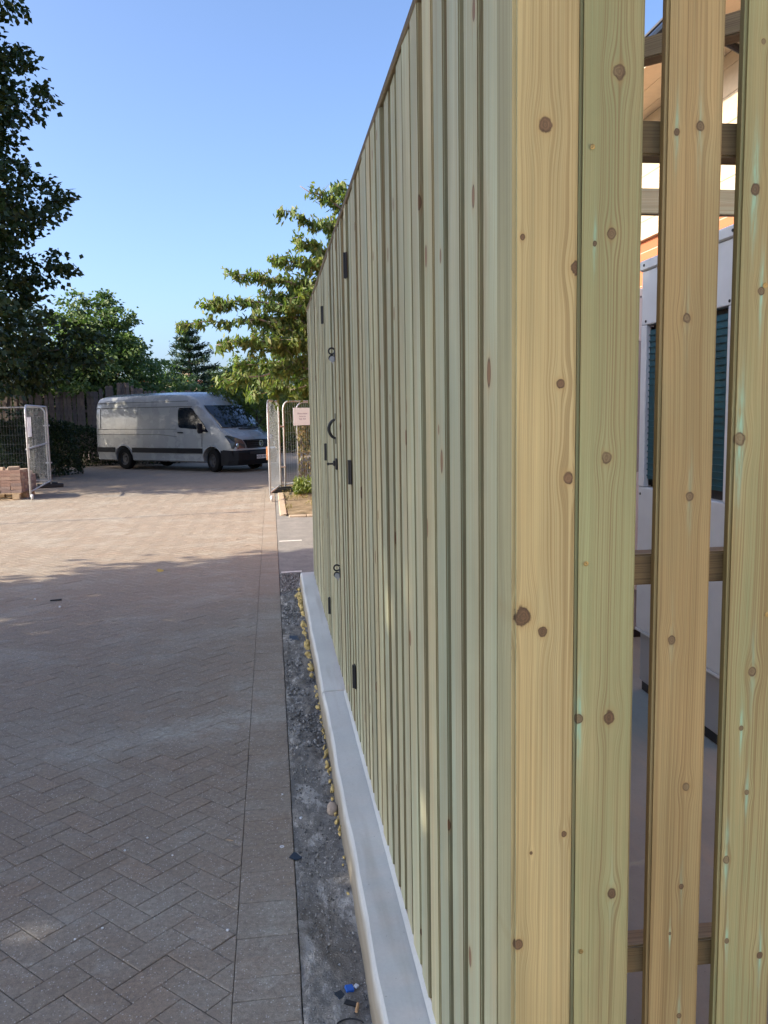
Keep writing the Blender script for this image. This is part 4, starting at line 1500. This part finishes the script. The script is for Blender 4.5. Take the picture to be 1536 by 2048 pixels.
def house(name, label, x, y, w, d, hw, hr, wall, roof, rz=0.0):
    t_ = thing(name, label, 'house', (x, y, 0), rz)
    mb = MB()
    mb.prism([(-w / 2, -0.05), (w / 2, -0.05), (w / 2, hw), (0, hw + hr - 0.1), (-w / 2, hw)], d, lambda u, v, wv: (u, wv, v))
    mb.build('wall', wall, t_)
    mb = MB()
    k = 0.35
    mb.prism([(-w / 2 - k, hw - k * hr / (w / 2)), (0, hw + hr), (w / 2 + k, hw - k * hr / (w / 2)), (w / 2 + k, hw - k * hr / (w / 2) + 0.16), (0, hw + hr + 0.18), (-w / 2 - k, hw - k * hr / (w / 2) + 0.16)], d + 0.6, lambda u, v, wv: (u, wv - 0.3, v))
    rf = mb.build('roof', roof, t_)
    MB().box((0.6, d * 0.6, hw + hr + 0.3), (0.6, 0.6, 1.1)).build('chimney', wall, rf)
    for (wx, wz) in ((-w * 0.22, hw * 0.66), (w * 0.22, hw * 0.66)):
        f = MB().box((wx, -0.02, wz), (1.1, 0.08, 1.1)).build('window', M['paper'], t_)
        MB().box((wx, -0.07, wz), (0.95, 0.03, 0.95)).build('pane', M['van_glass'], f)
    return t_


house('brick_house', 'orange brick house with clay tile roof behind the pale fence', -16.9, 52, 7.0, 8, 3.1, 2.9, M['brickwork'], M['roof_red'], 0.25)
house('cream_house', 'cream rendered bungalow glimpsed over the van roof', -7.6, 62, 9.0, 7, 3.4, 1.0, M['cream'], M['roof_red'], -0.2)

# two slender lamp posts beside the lane; only their shadows reach the picture
def lamp_post(x, y, h, label):
    t_ = thing('lamp_post', label, 'lamp post', (x, y, 0), group=None)
    MB().tube([(0, 0, -0.05), (0, 0, 1.0), (0, 0, 1.02), (0, 0, h)], [0.07, 0.07, 0.045, 0.035], 10).build('column', M['galv'], t_)
    MB().tube([(0, 0, h - 0.03), (0.1, 0, h), (0.5, 0.02, h + 0.05), (0.62, 0.02, h + 0.04)], [0.03, 0.05, 0.07, 0.03], 10).build('lantern', M['galv'], t_)
    return t_


lamp_post(-9.6, 13.25, 5.0, 'slender grey lamp post beside the lane opposite the verge')

# ================================================================== TREES, HEDGES, CREEPER
def unit(a):
    return a / np.maximum(np.linalg.norm(a, axis=-1, keepdims=True), 1e-9)


def rand_dirs(n):
    return unit(RNG.normal(size=(n, 3)))


def leaf_arrays(C, D, L, Wd, fold=0.15):
    n = len(C)
    Nn = unit(np.cross(D, rand_dirs(n)))
    S = np.cross(D, Nn)
    L = (L * RNG.uniform(0.65, 1.25, n))[:, None]
    Wd = (Wd * RNG.uniform(0.7, 1.2, n))[:, None]
    V = np.stack([C - D * L / 2, C + S * Wd / 2 + Nn * fold * Wd - D * L * 0.06, C + D * L / 2, C - S * Wd / 2 + Nn * fold * Wd - D * L * 0.06], 1).reshape(-1, 3)
    Fq = np.arange(4 * n).reshape(n, 4)
    return V, Fq


def cloud(clumps, sprays, per, L, Wd, flat=0.45, spray_r=0.34, droop=0.35, shell=0.55):
    """leaves on small flattened sprays spread over the surface of each clump"""
    Cs, Ds = [], []
    for (c, r) in clumps:
        c = np.array(c, float)
        r = np.array(r if hasattr(r, '__len__') else (r, r, r * 0.8), float)
        d = rand_dirs(sprays)
        rad = shell + (1 - shell) * RNG.random(sprays) ** 0.5
        sc = c + d * r * rad[:, None] + RNG.normal(0, 0.05, (sprays, 3)) * r
        sz = spray_r * RNG.uniform(0.6, 1.4, sprays)
        off = RNG.normal(size=(sprays, per, 3)) * np.array([0.5, 0.5, 0.5 * flat])
        pts = sc[:, None, :] + off * sz[:, None, None]
        out = unit(off + 0.5 * d[:, None, :] + RNG.normal(0, 0.35, off.shape))
        out[..., 2] -= droop
        Cs.append(pts.reshape(-1, 3))
        Ds.append(unit(out.reshape(-1, 3)))
    return leaf_arrays(np.concatenate(Cs), np.concatenate(Ds), L, Wd)


def limb(mb, a, b, r0, r1, wob=0.1, n=6, sag=0.0):
    a, b = Vector(a), Vector(b)
    L = (b - a).length
    pts, rad = [], []
    for i in range(n + 1):
        t_ = i / n
        p = a.lerp(b, t_)
        k = math.sin(math.pi * t_) * wob * L
        p += Vector((random.uniform(-1, 1), random.uniform(-1, 1), random.uniform(-.5, 1))) * k * 0.35
        p.z += sag * L * math.sin(math.pi * t_)
        pts.append(p)
        rad.append(r0 + (r1 - r0) * t_)
    mb.tube(pts, rad, 7)
    return pts


def tree(name, label, loc, height, base_r, clumps, mat, bark, sprays=26, per=20, L=0.16, Wd=0.11, group=None, cat='tree', fork=0.3, **kw):
    t_ = thing(name, label, cat, loc, group=group)
    mb = MB()
    top = Vector((0, 0, height * 0.86))
    mb.tube([(0, 0, -0.1), (0.04, 0.02, height * 0.2), (-0.05, 0.05, height * 0.5), tuple(top)], [base_r * 1.25, base_r, base_r * 0.65, base_r * 0.12], 9)
    for (c, r) in clumps[::2]:
        z = max(height * fork * 0.7, min(c[2] - 0.25 * math.hypot(c[0], c[1]), height * 0.8))
        limb(mb, (0, 0, z * 0.8), c, base_r * 0.34, base_r * 0.06, 0.12)
    mb.build('trunk', bark, t_, smooth=True)
    V, Fq = cloud(clumps, sprays, per, L, Wd, **kw)
    np_mesh('crown', V, Fq, mat, t_)
    return t_


def envelope(n, h0, h1, rfun, cr, seed, jit=0.25):
    """clump centres filling a crown whose radius at height t in 0..1 is rfun(t)"""
    r = np.random.default_rng(seed)
    out = []
    for k in range(n):
        t_ = (k + 0.5) / n
        z = h0 + (h1 - h0) * t_
        a = k * 2.39996 + r.uniform(-0.4, 0.4)
        rr = rfun(t_) * (0.35 + 0.6 * r.random() ** 0.5)
        q = cr * r.uniform(0.75, 1.25)
        out.append(((rr * math.cos(a), rr * math.sin(a), z + r.uniform(-jit, jit)), (q, q, q * 0.62)))
    return out


# tall maple on the left: its right edge shows, its shade falls over the van
tree('maple_tree', 'tall dark maple leaning its crown over the mesh fence', (-9.6, 22.6, 0), 14.8, 0.26,
     envelope(112, 2.6, 14.6, lambda t_: 4.95 * (1 - 0.33 * t_ ** 1.5) * (0.82 + 0.18 * math.sin(t_ * 24)), 1.2, 3), M['leaf_maple'], M['bark'],
     sprays=34, per=26, L=0.17, Wd=0.14, spray_r=0.42)
tree('maple_tree', 'second dark maple standing left of the conifer hedge', (-13.2, 27.2, 0), 11.5, 0.22,
     envelope(40, 3.0, 11.2, lambda t_: 3.6 * (1 - 0.45 * t_ ** 2), 1.2, 5), M['leaf_maple'], M['bark'], sprays=30, per=24, L=0.18, Wd=0.14, spray_r=0.45)
# trees on the camera's side of the lane: they shade the foreground
for k, (x, y, h, rr, sd) in enumerate(((-8.0, 5.2, 8.1, 3.0, 11), (-8.4, 0.9, 8.3, 3.3, 12),)):
    tree('lane_tree', ['spreading roadside tree opposite the timber gates', 'spreading roadside tree opposite the fence corner', 'spreading roadside tree beyond the fence corner'][k], (x, y, 0), h, 0.2,
         envelope(43, 3.3, h - 0.3, lambda t_: rr * (0.75 + 0.35 * math.sin(math.pi * min(1, t_ * 1.05))) * (1 - 0.5 * t_ ** 3), 1.15, sd), M['leaf_lime'], M['bark'],
         sprays=34, per=24, L=0.2, Wd=0.16, spray_r=0.45)
# behind the van
tree('whitebeam_tree', 'rounded sunlit tree with spiky top shoots behind the van', (-6.5, 34, 0), 6.5, 0.16,
     envelope(40, 1.2, 5.2, lambda t_: 2.6 * (1 - 0.62 * t_ ** 1.5), 0.75, 21) + [((-0.7, 0, 5.9), (0.5, 0.5, 0.5)), ((0.35, 0.2, 6.0), (0.35, 0.35, 0.45)), ((-1.3, 0, 5.3), 0.5), ((0.1, 0, 5.5), 0.7)], M['leaf_mid'], M['bark'],
     sprays=30, per=20, L=0.16, Wd=0.1, spray_r=0.32)
tree('willow_tree', 'loose grey green tree between the maple and the brick house', (-11.6, 38, 0), 7.4, 0.16,
     envelope(30, 2.0, 7.0, lambda t_: 2.7 * (1 - 0.6 * t_ ** 2), 0.8, 23), M['leaf_grey'], M['bark'],
     sprays=24, per=18, L=0.17, Wd=0.07, spray_r=0.4)
tree('hazel_tree', 'dark bushy tree hanging over the pale fence', (-8.4, 33.4, 0), 4.4, 0.12,
     envelope(20, 1.6, 4.0, lambda t_: 2.0, 0.7, 27), M['leaf_dark'], M['bark'], sprays=26, per=18, L=0.16, Wd=0.1, spray_r=0.32)
tree('laurel_tree', 'mid green bush directly behind the van roof', (-4.9, 36.5, 0), 4.2, 0.12,
     envelope(20, 0.8, 3.7, lambda t_: 1.9, 0.7, 29), M['leaf_mid'], M['bark'], sprays=24, per=18, L=0.15, Wd=0.1, spray_r=0.32)


def pine(loc, h, label):
    t_ = thing('pine_tree', label, 'tree', loc)
    mb = MB()
    mb.tube([(0, 0, -0.1), (0.03, 0, h * 0.5), (0, 0, h)], [0.15, 0.09, 0.015], 8)
    Cs, Ds = [], []
    nwh = 15
    for k in range(nwh):
        z = 0.9 + (h - 1.1) * k / (nwh - 1)
        ln = 1.55 * (1 - k / nwh) ** 0.8 + 0.15
        for b in range(7):
            a = b * 2 * math.pi / 7 + k * 0.7 + random.uniform(-.25, .25)
            l_ = ln * random.uniform(0.45, 1.35)
            d = Vector((math.cos(a), math.sin(a), 0.22))
            limb(mb, (0, 0, z), Vector((0, 0, z)) + d * l_, 0.025, 0.006, 0.05, 4)
            n = int(130 * l_) + 12
            s_ = RNG.uniform(0.25, 1.05, n)
            P = np.array([0, 0, z]) + np.array(d)[None] * (l_ * s_)[:, None] + RNG.normal(0, 0.07, (n, 3))
            Cs.append(P)
            Ds.append(unit(RNG.normal(0, 0.7, (n, 3)) + np.array(d) * 0.8 + np.array([0, 0, 0.4])))
    mb.build('trunk', M['bark'], t_)
    V, Fq = leaf_arrays(np.concatenate(Cs), np.concatenate(Ds), 0.26, 0.045)
    np_mesh('crown', V, Fq, M['leaf_pine'], t_)


pine((-3.62, 40, 0), 5.9, 'dark pointed pine standing behind the van')
# distant belt of trees closing the view
for k, (x, y, h, rr, mt, lb) in enumerate(((-1.2, 47, 4.6, 2.4, 'leaf_dark', 'low dark bush behind the pine'), (3.5, 44, 5.4, 2.6, 'leaf_mid', 'green bush behind the cherry tree'), (-16.5, 44, 7.5, 3.0, 'leaf_dark', 'dark tree beside the brick house'),
                                           (-12.5, 58, 5.2, 3.0, 'leaf_grey', 'pale distant tree beyond the whitebeam'), (-2.5, 66, 6.0, 3.2, 'leaf_mid', 'distant tree behind the cream bungalow'), (8.5, 50, 6.5, 3.4, 'leaf_dark', 'dark tree far behind the brick building'))):
    tree('bush_tree', lb, (x, y, 0), h, 0.14, envelope(20, 0.6, h - 0.4, lambda t_: rr * (1 - 0.5 * t_ ** 2), 0.95, 40 + k), M[mt], M['bark'], sprays=22, per=16, L=0.22, Wd=0.14, spray_r=0.42)


def hedge(name, label, p0, p1, h, th, mat, n, L=0.09, Wd=0.06, rag=0.12):
    p0, p1 = np.array((*p0, 0.0)), np.array((*p1, 0.0))
    d = p1 - p0
    ln = np.linalg.norm(d)
    d = d / ln
    nrm = np.array([-d[1], d[0], 0])
    t_ = thing(name, label, 'hedge', tuple(p0))
    u = RNG.uniform(0, ln, n)
    v = RNG.uniform(-1, 1, n)
    w = RNG.uniform(0.02, 1, n)
    face = RNG.random(n)
    v = np.where(face < 0.6, np.sign(v) * (1 - 0.18 * RNG.random(n)), v)
    w = np.where(face > 0.75, 1 - 0.1 * RNG.random(n), w)
    bulge = 1 + rag * np.sin(u * 2.3 + 1) + rag * np.sin(u * 5.9 + w * 4)
    P = d * u[:, None] + nrm * (v * th / 2 * bulge * (1 - 0.25 * w ** 3))[:, None]
    P[:, 2] = w * h * (1 + rag * 0.7 * np.sin(u * 3.1) + rag * 0.4 * np.sin(u * 8.3))
    P += RNG.normal(0, 0.045, P.shape)
    P[:, 2] = np.maximum(P[:, 2], 0.02)
    D = unit(RNG.normal(0, 1, (n, 3)) + np.array([0, 0, 0.4]))
    V, Fq = leaf_arrays(P, D, L, Wd)
    np_mesh('foliage', V, Fq, mat, t_)
    mb = MB()
    q = 0.25
    while q < ln:
        c = d * q
        mb.tube([(c[0], c[1], -0.05), (c[0] + random.uniform(-.1, .1), c[1], h * 0.8)], [0.03, 0.01], 6)
        q += 0.45
    mb.build('stems', M['bark'], t_)
    return t_


hedge('clipped_hedge', 'low dark clipped hedge ending beside the open mesh gate', (-7.6, 23.2), (-6.3, 26.6), 1.5, 1.3, M['leaf_dark'], 15000)
hedge('lane_hedge', 'low dark hedge running behind the van towards the pale fence', (-9.5, 30.2), (-3.0, 30.8), 1.35, 0.9, M['leaf_dark'], 14000)
hedge('conifer_hedge', 'tall dark conifer hedge behind the fixed mesh panel', (-13.5, 26.0), (-8.3, 26.4), 3.5, 1.5, M['leaf_pine'], 26000, 0.16, 0.05, 0.1)
hedge('laurel_hedge', 'shaded laurel hedge right of the van beyond the lane', (-0.6, 37.5), (7.5, 36.0), 2.3, 1.6, M['leaf_dark'], 18000, 0.14, 0.09)
hedge('far_hedge', 'long distant hedge closing the end of the lane', (-26, 47.5), (14, 49.5), 2.6, 1.6, M['leaf_dark'], 30000, 0.2, 0.14, 0.2)

# cherry tree overhanging the far end of the fence, long drooping leaves on arching boughs
CT = Vector((2.7, 17.6, 0))
ch = thing('cherry_tree', 'sunlit cherry tree with drooping leaves reaching past the fence end', 'tree', CT)
mb = MB()
mb.tube([(0, 0, -0.1), (0.0, 0, 1.2), (-0.1, 0, 2.6), (-0.15, 0, 4.2), (-0.2, 0, 5.4), (-0.2, 0, 6.0)], [0.17, 0.14, 0.12, 0.09, 0.05, 0.015], 9)
Cs, Ds = [], []


def bough(tip, start_z, Y, dens=1.0, r0=0.045, base=None):
    a = Vector((-0.15, 0, start_z)) if base is None else base
    b = Vector((tip.x, tip.y, tip.z)) - CT
    n = 9
    pts = []
    for i in range(n + 1):
        s_ = i / n
        p = a.lerp(b, s_)
        p.z += 0.16 * (b - a).length * math.sin(math.pi * s_) * (0.6 if b.z > a.z else 1.0)
        p += Vector((random.gauss(0, .05), random.gauss(0, .08), random.gauss(0, .05))) * math.sin(math.pi * s_)
        pts.append(p)
    mb.tube(pts, [r0 * (1 - 0.85 * i / n) for i in range(n + 1)], 6)
    A = np.array([tuple(p) for p in pts])
    L = (b - a).length
    # side shoots carry the leaves
    for i in range(int(L * 12 * dens)):
        s_ = random.uniform(0.12, 1.0) ** 0.8
        k = min(n - 1, int(s_ * n))
        p = Vector(A[k]).lerp(Vector(A[k + 1]), s_ * n - k)
        ln = random.uniform(0.12, 0.5) * (1.15 - 0.6 * s_)
        dd = Vector((random.gauss(-0.25, 0.7), random.gauss(0, 0.8), random.gauss(0.12, 0.45))).normalized()
        e = p + dd * ln + Vector((0, 0, -0.08 * ln))
        mb.tube([p, e], [0.008, 0.003], 4, False)
        m_ = random.randint(16, 26)
        tt = RNG.random(m_)
        P = np.array(p)[None] * (1 - tt)[:, None] + np.array(e)[None] * tt[:, None] + RNG.normal(0, 0.045, (m_, 3)) + np.array([0, 0, -0.05])
        Cs.append(P)
        Ds.append(unit(np.array(dd)[None] * 0.5 + RNG.normal(0, 0.42, (m_, 3)) + np.array([0, 0, -0.85])))


tips = [(357, 652, 16.2, 2.6), (403, 608, 16.4, 3.0), (450, 548, 16.6, 3.3), (538, 518, 17.0, 3.6), (556, 418, 17.2, 4.4), (600, 372, 17.4, 4.8), (590, 482, 17.0, 4.0),
        (432, 690, 16.0, 2.4), (470, 640, 16.6, 2.9), (520, 590, 16.9, 3.2), (560, 640, 17.0, 2.9), (500, 700, 16.4, 2.5), (445, 765, 16.2, 2.0), (540, 740, 16.6, 2.2),
        (600, 560, 17.2, 3.4), (640, 440, 17.6, 4.4), (668, 372, 17.8, 5.0), (690, 380, 18.0, 5.2), (590, 690, 17.0, 2.6), (500, 790, 17.0, 1.8), (580, 780, 17.0, 2.0), (640, 620, 16.8, 3.2),
        (600, 590, 16.6, 3.0), (610, 680, 16.6, 2.6), (560, 610, 16.5, 3.0), (600, 760, 16.6, 2.2), (550, 680, 16.4, 2.6), (610, 520, 17.0, 3.7), (470, 730, 17.4, 2.1), (530, 665, 17.6, 2.8), (610, 610, 17.9, 3.0), (570, 560, 17.8, 3.3), (615, 650, 17.5, 2.8), (545, 700, 17.9, 2.4), (610, 720, 17.2, 2.3)]
for (px, py, Y, sz) in tips:
    bough(at_y(px, py, Y), sz, Y)
for (x, y, z, sz) in ((4.6, 17.2, 4.5, 3.2), (5.0, 18.6, 5.6, 3.9), (3.2, 20.0, 5.0, 3.4), (4.1, 16.0, 5.8, 4.4), (3.4, 19.4, 6.0, 4.6), (3.8, 18.0, 6.3, 5.0), (1.2, 19.6, 4.8, 3.2), (0.6, 19.4, 3.4, 2.4)):
    bough(Vector((x, y, z)), sz, y, 1.0)
mb.build('trunk', M['bark_pale'], ch, smooth=True)
V, Fq = leaf_arrays(np.concatenate(Cs), np.concatenate(Ds), 0.145, 0.056)
np_mesh('crown', V, Fq, M['leaf_cherry'], ch)

# lower bright shrub under the cherry, ivy over the end panel, weeds on the verge
tree('lime_shrub', 'bright yellow green shrub below the cherry boughs', (-0.4, 27.5, 0), 3.0, 0.06, envelope(16, 0.7, 2.7, lambda t_: 1.5, 0.55, 61), M['leaf_lime'], M['bark'], sprays=26, per=18, L=0.13, Wd=0.07, cat='shrub', spray_r=0.25)
tree('lime_shrub', 'taller bright green shrub behind the mesh panels with notice', (1.7, 24.5, 0), 3.4, 0.06, envelope(16, 0.9, 3.1, lambda t_: 1.3, 0.55, 62), M['leaf_lime'], M['bark'], sprays=26, per=18, L=0.13, Wd=0.07, cat='shrub', spray_r=0.25)
cr = thing('dry_creeper', 'dry brown creeper with some green leaves climbing the mesh panel', 'climbing plant', (0.62, 20.25, 0))
n = 5200
u = RNG.uniform(0.0, 3.2, n)
P = np.stack([u, u * 0.17 + RNG.normal(0.0, 0.06, n), RNG.uniform(0.08, 1.75, n)], 1)
V, Fq = leaf_arrays(P, unit(RNG.normal(0, 0.6, (n, 3)) + np.array([0, 0, -0.8])), 0.085, 0.045)
np_mesh('foliage', V, Fq, M['leaf_dry'], cr)
mb = MB()
for k in range(22):
    x = random.uniform(0, 3.1)
    mb.tube([(x, x * 0.17, 0.03), (x + random.uniform(-.2, .2), x * 0.17 + 0.03, 0.9), (x + random.uniform(-.3, .3), x * 0.17, 1.7)], [0.012, 0.008, 0.004], 5)
mb.build('stems', M['bark_pale'], cr)
wd = thing('verge_weeds', 'green weeds sprouting along the mesh panel foot', 'weeds', (0.35, 18.3, 0.06))
n = 2600
u = RNG.random(n) ** 1.4
P = np.stack([0.1 + u * 2.2, -0.9 + u * 1.9 + RNG.normal(0.25, 0.28, n), RNG.uniform(0.0, 0.3, n) * RNG.random(n)], 1)
V, Fq = leaf_arrays(P, unit(RNG.normal(0, 0.6, (n, 3)) + np.array([0, 0, 0.7])), 0.12, 0.04)
np_mesh('foliage', V, Fq, M['leaf_lime'], wd)
wd['kind'] = 'stuff'

n = 5200
P = np.stack([RNG.uniform(0.2, 4.0, n), 14.15 + 5.4 * RNG.random(n), np.zeros(n)], 1)
keep = vnoise(P[:, 0] * 2.5, P[:, 1] * 1.6, 33) > 0.42
P = P[keep]
P[:, 2] = -0.035 + 0.06 * vnoise(P[:, 0] * 2, P[:, 1] * 2, 9) + 0.02 + RNG.uniform(0, 0.05, len(P))
V, Fq = leaf_arrays(P, unit(RNG.normal(0, 0.8, (len(P), 3)) + np.array([0, 0, 0.8])), 0.11, 0.012)
tag(np_mesh('dry_grass', V, Fq, M['leaf_dry']), 'thin dry grass scattered over the soil verge', 'grass', kind='stuff')

# ================================================================== SMALL THINGS ON THE GROUND
def blob(name, loc, r, mat, label, cat, seed, squash=(1, 1, 1), sub=2, rough=0.25, rz=0.0, group=None, parent=None):
    bm = bmesh.new()
    bmesh.ops.create_icosphere(bm, subdivisions=sub, radius=1)
    rg = random.Random(seed)
    ph = [(Vector((rg.gauss(0, 1), rg.gauss(0, 1), rg.gauss(0, 1))) * 1.6, rg.uniform(0, 6)) for _ in range(5)]
    for v in bm.verts:
        k = 1 + rough * sum(math.sin(v.co.dot(a) + b) for a, b in ph) / 3
        v.co = Vector((v.co.x * squash[0], v.co.y * squash[1], v.co.z * squash[2])) * r * k
    me = bpy.data.meshes.new(name)
    bm.to_mesh(me)
    bm.free()
    me.materials.append(mat)
    o = link(name, me, parent, loc, rz)
    if label:
        tag(o, label, cat, group)
    return o


p = at_ground(664, 1628)
blob('stone', (0.205, p.y, 0.022), 0.03, M['stone'], 'rounded buff stone resting against the concrete kerb', 'stone', 3, (0.8, 1.0, 0.95), 3, 0.2)
for k, (px, py, r) in enumerate(((602, 1638, 0.008), (565, 1590, 0.006), (455, 1862, 0.006), (150, 1880, 0.005), (205, 1858, 0.0055), (295, 1677, 0.006), (345, 1712, 0.005), (250, 1702, 0.005), (120, 1215, 0.012), (70, 1200, 0.012))):
    p = at_ground(px, py)
    blob('pebble', (p.x, p.y, r * 0.6), r, M['white_bit'], 'small pale pebble lying on the block paving', 'pebble', k, (1, 1, 0.7), 1, 0.25, group='pebbles on the paving')


def shard(name, px, py, poly, th, mat, label, cat, rz=0.0, tilt=0.12, z=0.004):
    p = at_ground(px, py, z)
    mb = MB().prism(poly, th, lambda u, v, w: (u, v, w))
    o = mb.build(name, mat, None, (p.x, p.y, z), recalc=True)
    o.rotation_euler = (tilt, tilt * 0.4, rz)
    return tag(o, label, cat)


shard('plastic_shard', 590, 1715, [(-0.022, 0.004), (0.0, -0.02), (0.024, -0.014), (0.014, 0.02), (0.004, 0.03)], 0.004, M['navy'], 'black triangular plastic shard on the edge of the paving', 'shard', 0.3)
shard('slate_piece', 588, 1278, [(-0.035, -0.05), (0.035, -0.045), (0.032, 0.05), (-0.03, 0.055)], 0.008, M['navy'], 'dark slate piece lying in the broken strip', 'slate', 0.1, 0.1, 0.012)
shard('blue_cap', 697, 1980, [(-0.011, -0.009), (0.012, -0.011), (0.014, 0.008), (-0.008, 0.012)], 0.01, M['blue'], 'bright blue plastic scrap beside the kerb', 'scrap', 0.4, 0.3, 0.006)
shard('pale_blue_scrap', 712, 1974, [(-0.006, -0.005), (0.007, -0.006), (0.006, 0.006), (-0.005, 0.006)], 0.006, M['white_bit'], 'tiny pale scrap next to the blue plastic', 'scrap', 0.9, 0.2, 0.008)
shard('dark_scrap', 680, 1992, [(-0.013, -0.012), (0.012, -0.010), (0.012, 0.012), (-0.010, 0.014)], 0.006, M['navy'], 'dark plastic scrap left of the blue plastic', 'scrap', 0.7, 0.3, 0.006)
shard('dark_scrap', 702, 2008, [(-0.02, -0.006), (0.018, -0.008), (0.02, 0.006), (-0.016, 0.009)], 0.005, M['black'], 'long black scrap below the blue plastic', 'scrap', -0.3, 0.2, 0.006)
shard('fallen_leaf', 318, 1141, [(-0.03, 0.0), (0.0, -0.028), (0.045, -0.01), (0.05, 0.015), (0.0, 0.03)], 0.003, M['dead_leaf'], 'curled yellow leaf lying on the sunlit paving', 'leaf', 0.2, 0.5, 0.012)
shard('black_chip', 112, 1201, [(-0.05, -0.01), (0.05, -0.012), (0.05, 0.012), (-0.045, 0.012)], 0.01, M['black'], 'flat black chip on the shaded paving', 'chip', 0.15, 0.0, 0.003)
p = at_ground(720, 2022)
o = MB().tube([(-0.004, -0.014, 0.006), (0.004, 0.016, 0.008)], 0.0042, 8).build('cigarette_end', M['butt'], None, (0.19, p.y, 0.004))
tag(o, 'tan cigarette end lying against the kerb foot', 'cigarette end')
p = at_ground(564, 1694)
o = MB().lathe([(0.004, 0), (0.009, 0), (0.009, 0.0015), (0.004, 0.0015), (0.004, 0)], 16, 'z').build('washer', M['white_bit'], None, (p.x, p.y, 0.0015))
tag(o, 'small pale washer lying on the border blocks', 'washer')
p = at_ground(460, 1683)
o = MB().tube([(-0.012, 0.006, 0.003), (0.0, 0.002, 0.004), (0.014, -0.006, 0.003)], [0.0018, 0.0024, 0.001], 6).build('twig', M['pallet'], None, (p.x, p.y, 0.002))
tag(o, 'short pale twig on the block paving', 'twig')
o = MB().tube([(0.02 * math.cos(a) * 2.0, 0.03 * math.sin(a), 0.004 + 0.002 * a) for a in np.linspace(0.4, 4.2, 14)], 0.0022, 6).build('cable_offcut', M['black'], None, (0.165, 2.14, 0.002))
tag(o, 'curled black cable offcut in the dirt by the kerb', 'cable')

# squeezed-out yellow foam along the kerb foot
fo = thing('foam_bead', 'lumpy yellow foam squeezed along the kerb foot', 'foam', (0.226, 5.0, 0))
yy, k = 2.75, 0
while yy < 8.0:
    big = yy > 5.3 or 3.8 < yy < 5.0
    if random.random() < (0.9 if big else 0.4):
        r = random.choice((0.008, 0.013, 0.019, 0.025)) * random.uniform(0.8, 1.15) if yy > 5.3 else random.choice((0.004, 0.007, 0.012)) * random.uniform(0.8, 1.2)
        blob('foam_lump', (random.uniform(-0.012, 0.004) - (0.012 if yy > 5.3 else 0.0), yy - 5.0, r * 0.5 + 0.004), r, M['foam'], None, None, k, (0.7, random.uniform(1.2, 2.6), 0.8), 2, 0.6, random.uniform(-.4, .4), parent=fo)
    yy += random.uniform(0.015, 0.05)
    k += 1
# crumbs of mortar and chippings in the strip
n = 4200
V, Fq = [], []
base = np.array([[1, 0, 0], [-.5, .86, 0], [-.5, -.86, 0], [0, 0, 1.1], [0.1, 0.1, -.6]])
tri = np.array([[0, 1, 3], [1, 2, 3], [2, 0, 3], [1, 0, 4], [2, 1, 4], [0, 2, 4]])
C = np.stack([RNG.uniform(EDGE_X + 0.012, 0.222, n), 1.9 + 7.0 * RNG.random(n) ** 0.8, np.full(n, 0.002)], 1)
s = RNG.uniform(0.0015, 0.006, n) * (0.6 + RNG.random(n)) * np.where(C[:, 1] > 4.0, 1.7, 1.0)
a = RNG.uniform(0, 6.28, n)
Rm = np.stack([np.stack([np.cos(a), -np.sin(a), 0 * a], -1), np.stack([np.sin(a), np.cos(a), 0 * a], -1), np.stack([0 * a, 0 * a, 1 + 0 * a], -1)], -2)
V = (np.einsum('nij,kj->nki', Rm, base) * RNG.uniform(0.6, 1.2, (n, 5, 1)) * s[:, None, None] + C[:, None, :]).reshape(-1, 3)
Fq = (tri[None] + 5 * np.arange(n)[:, None, None]).reshape(-1, 3)
chip_mat = leaf_mat('mortar_chippings', [(0.08, 0.08, 0.078), (0.16, 0.16, 0.155), (0.3, 0.29, 0.27), (0.42, 0.41, 0.39)], 0.0, 0.9)
gv = tag(np_mesh('loose_chippings', V, Fq, chip_mat), 'loose mortar chippings scattered over the broken strip', 'chippings', kind='stuff')
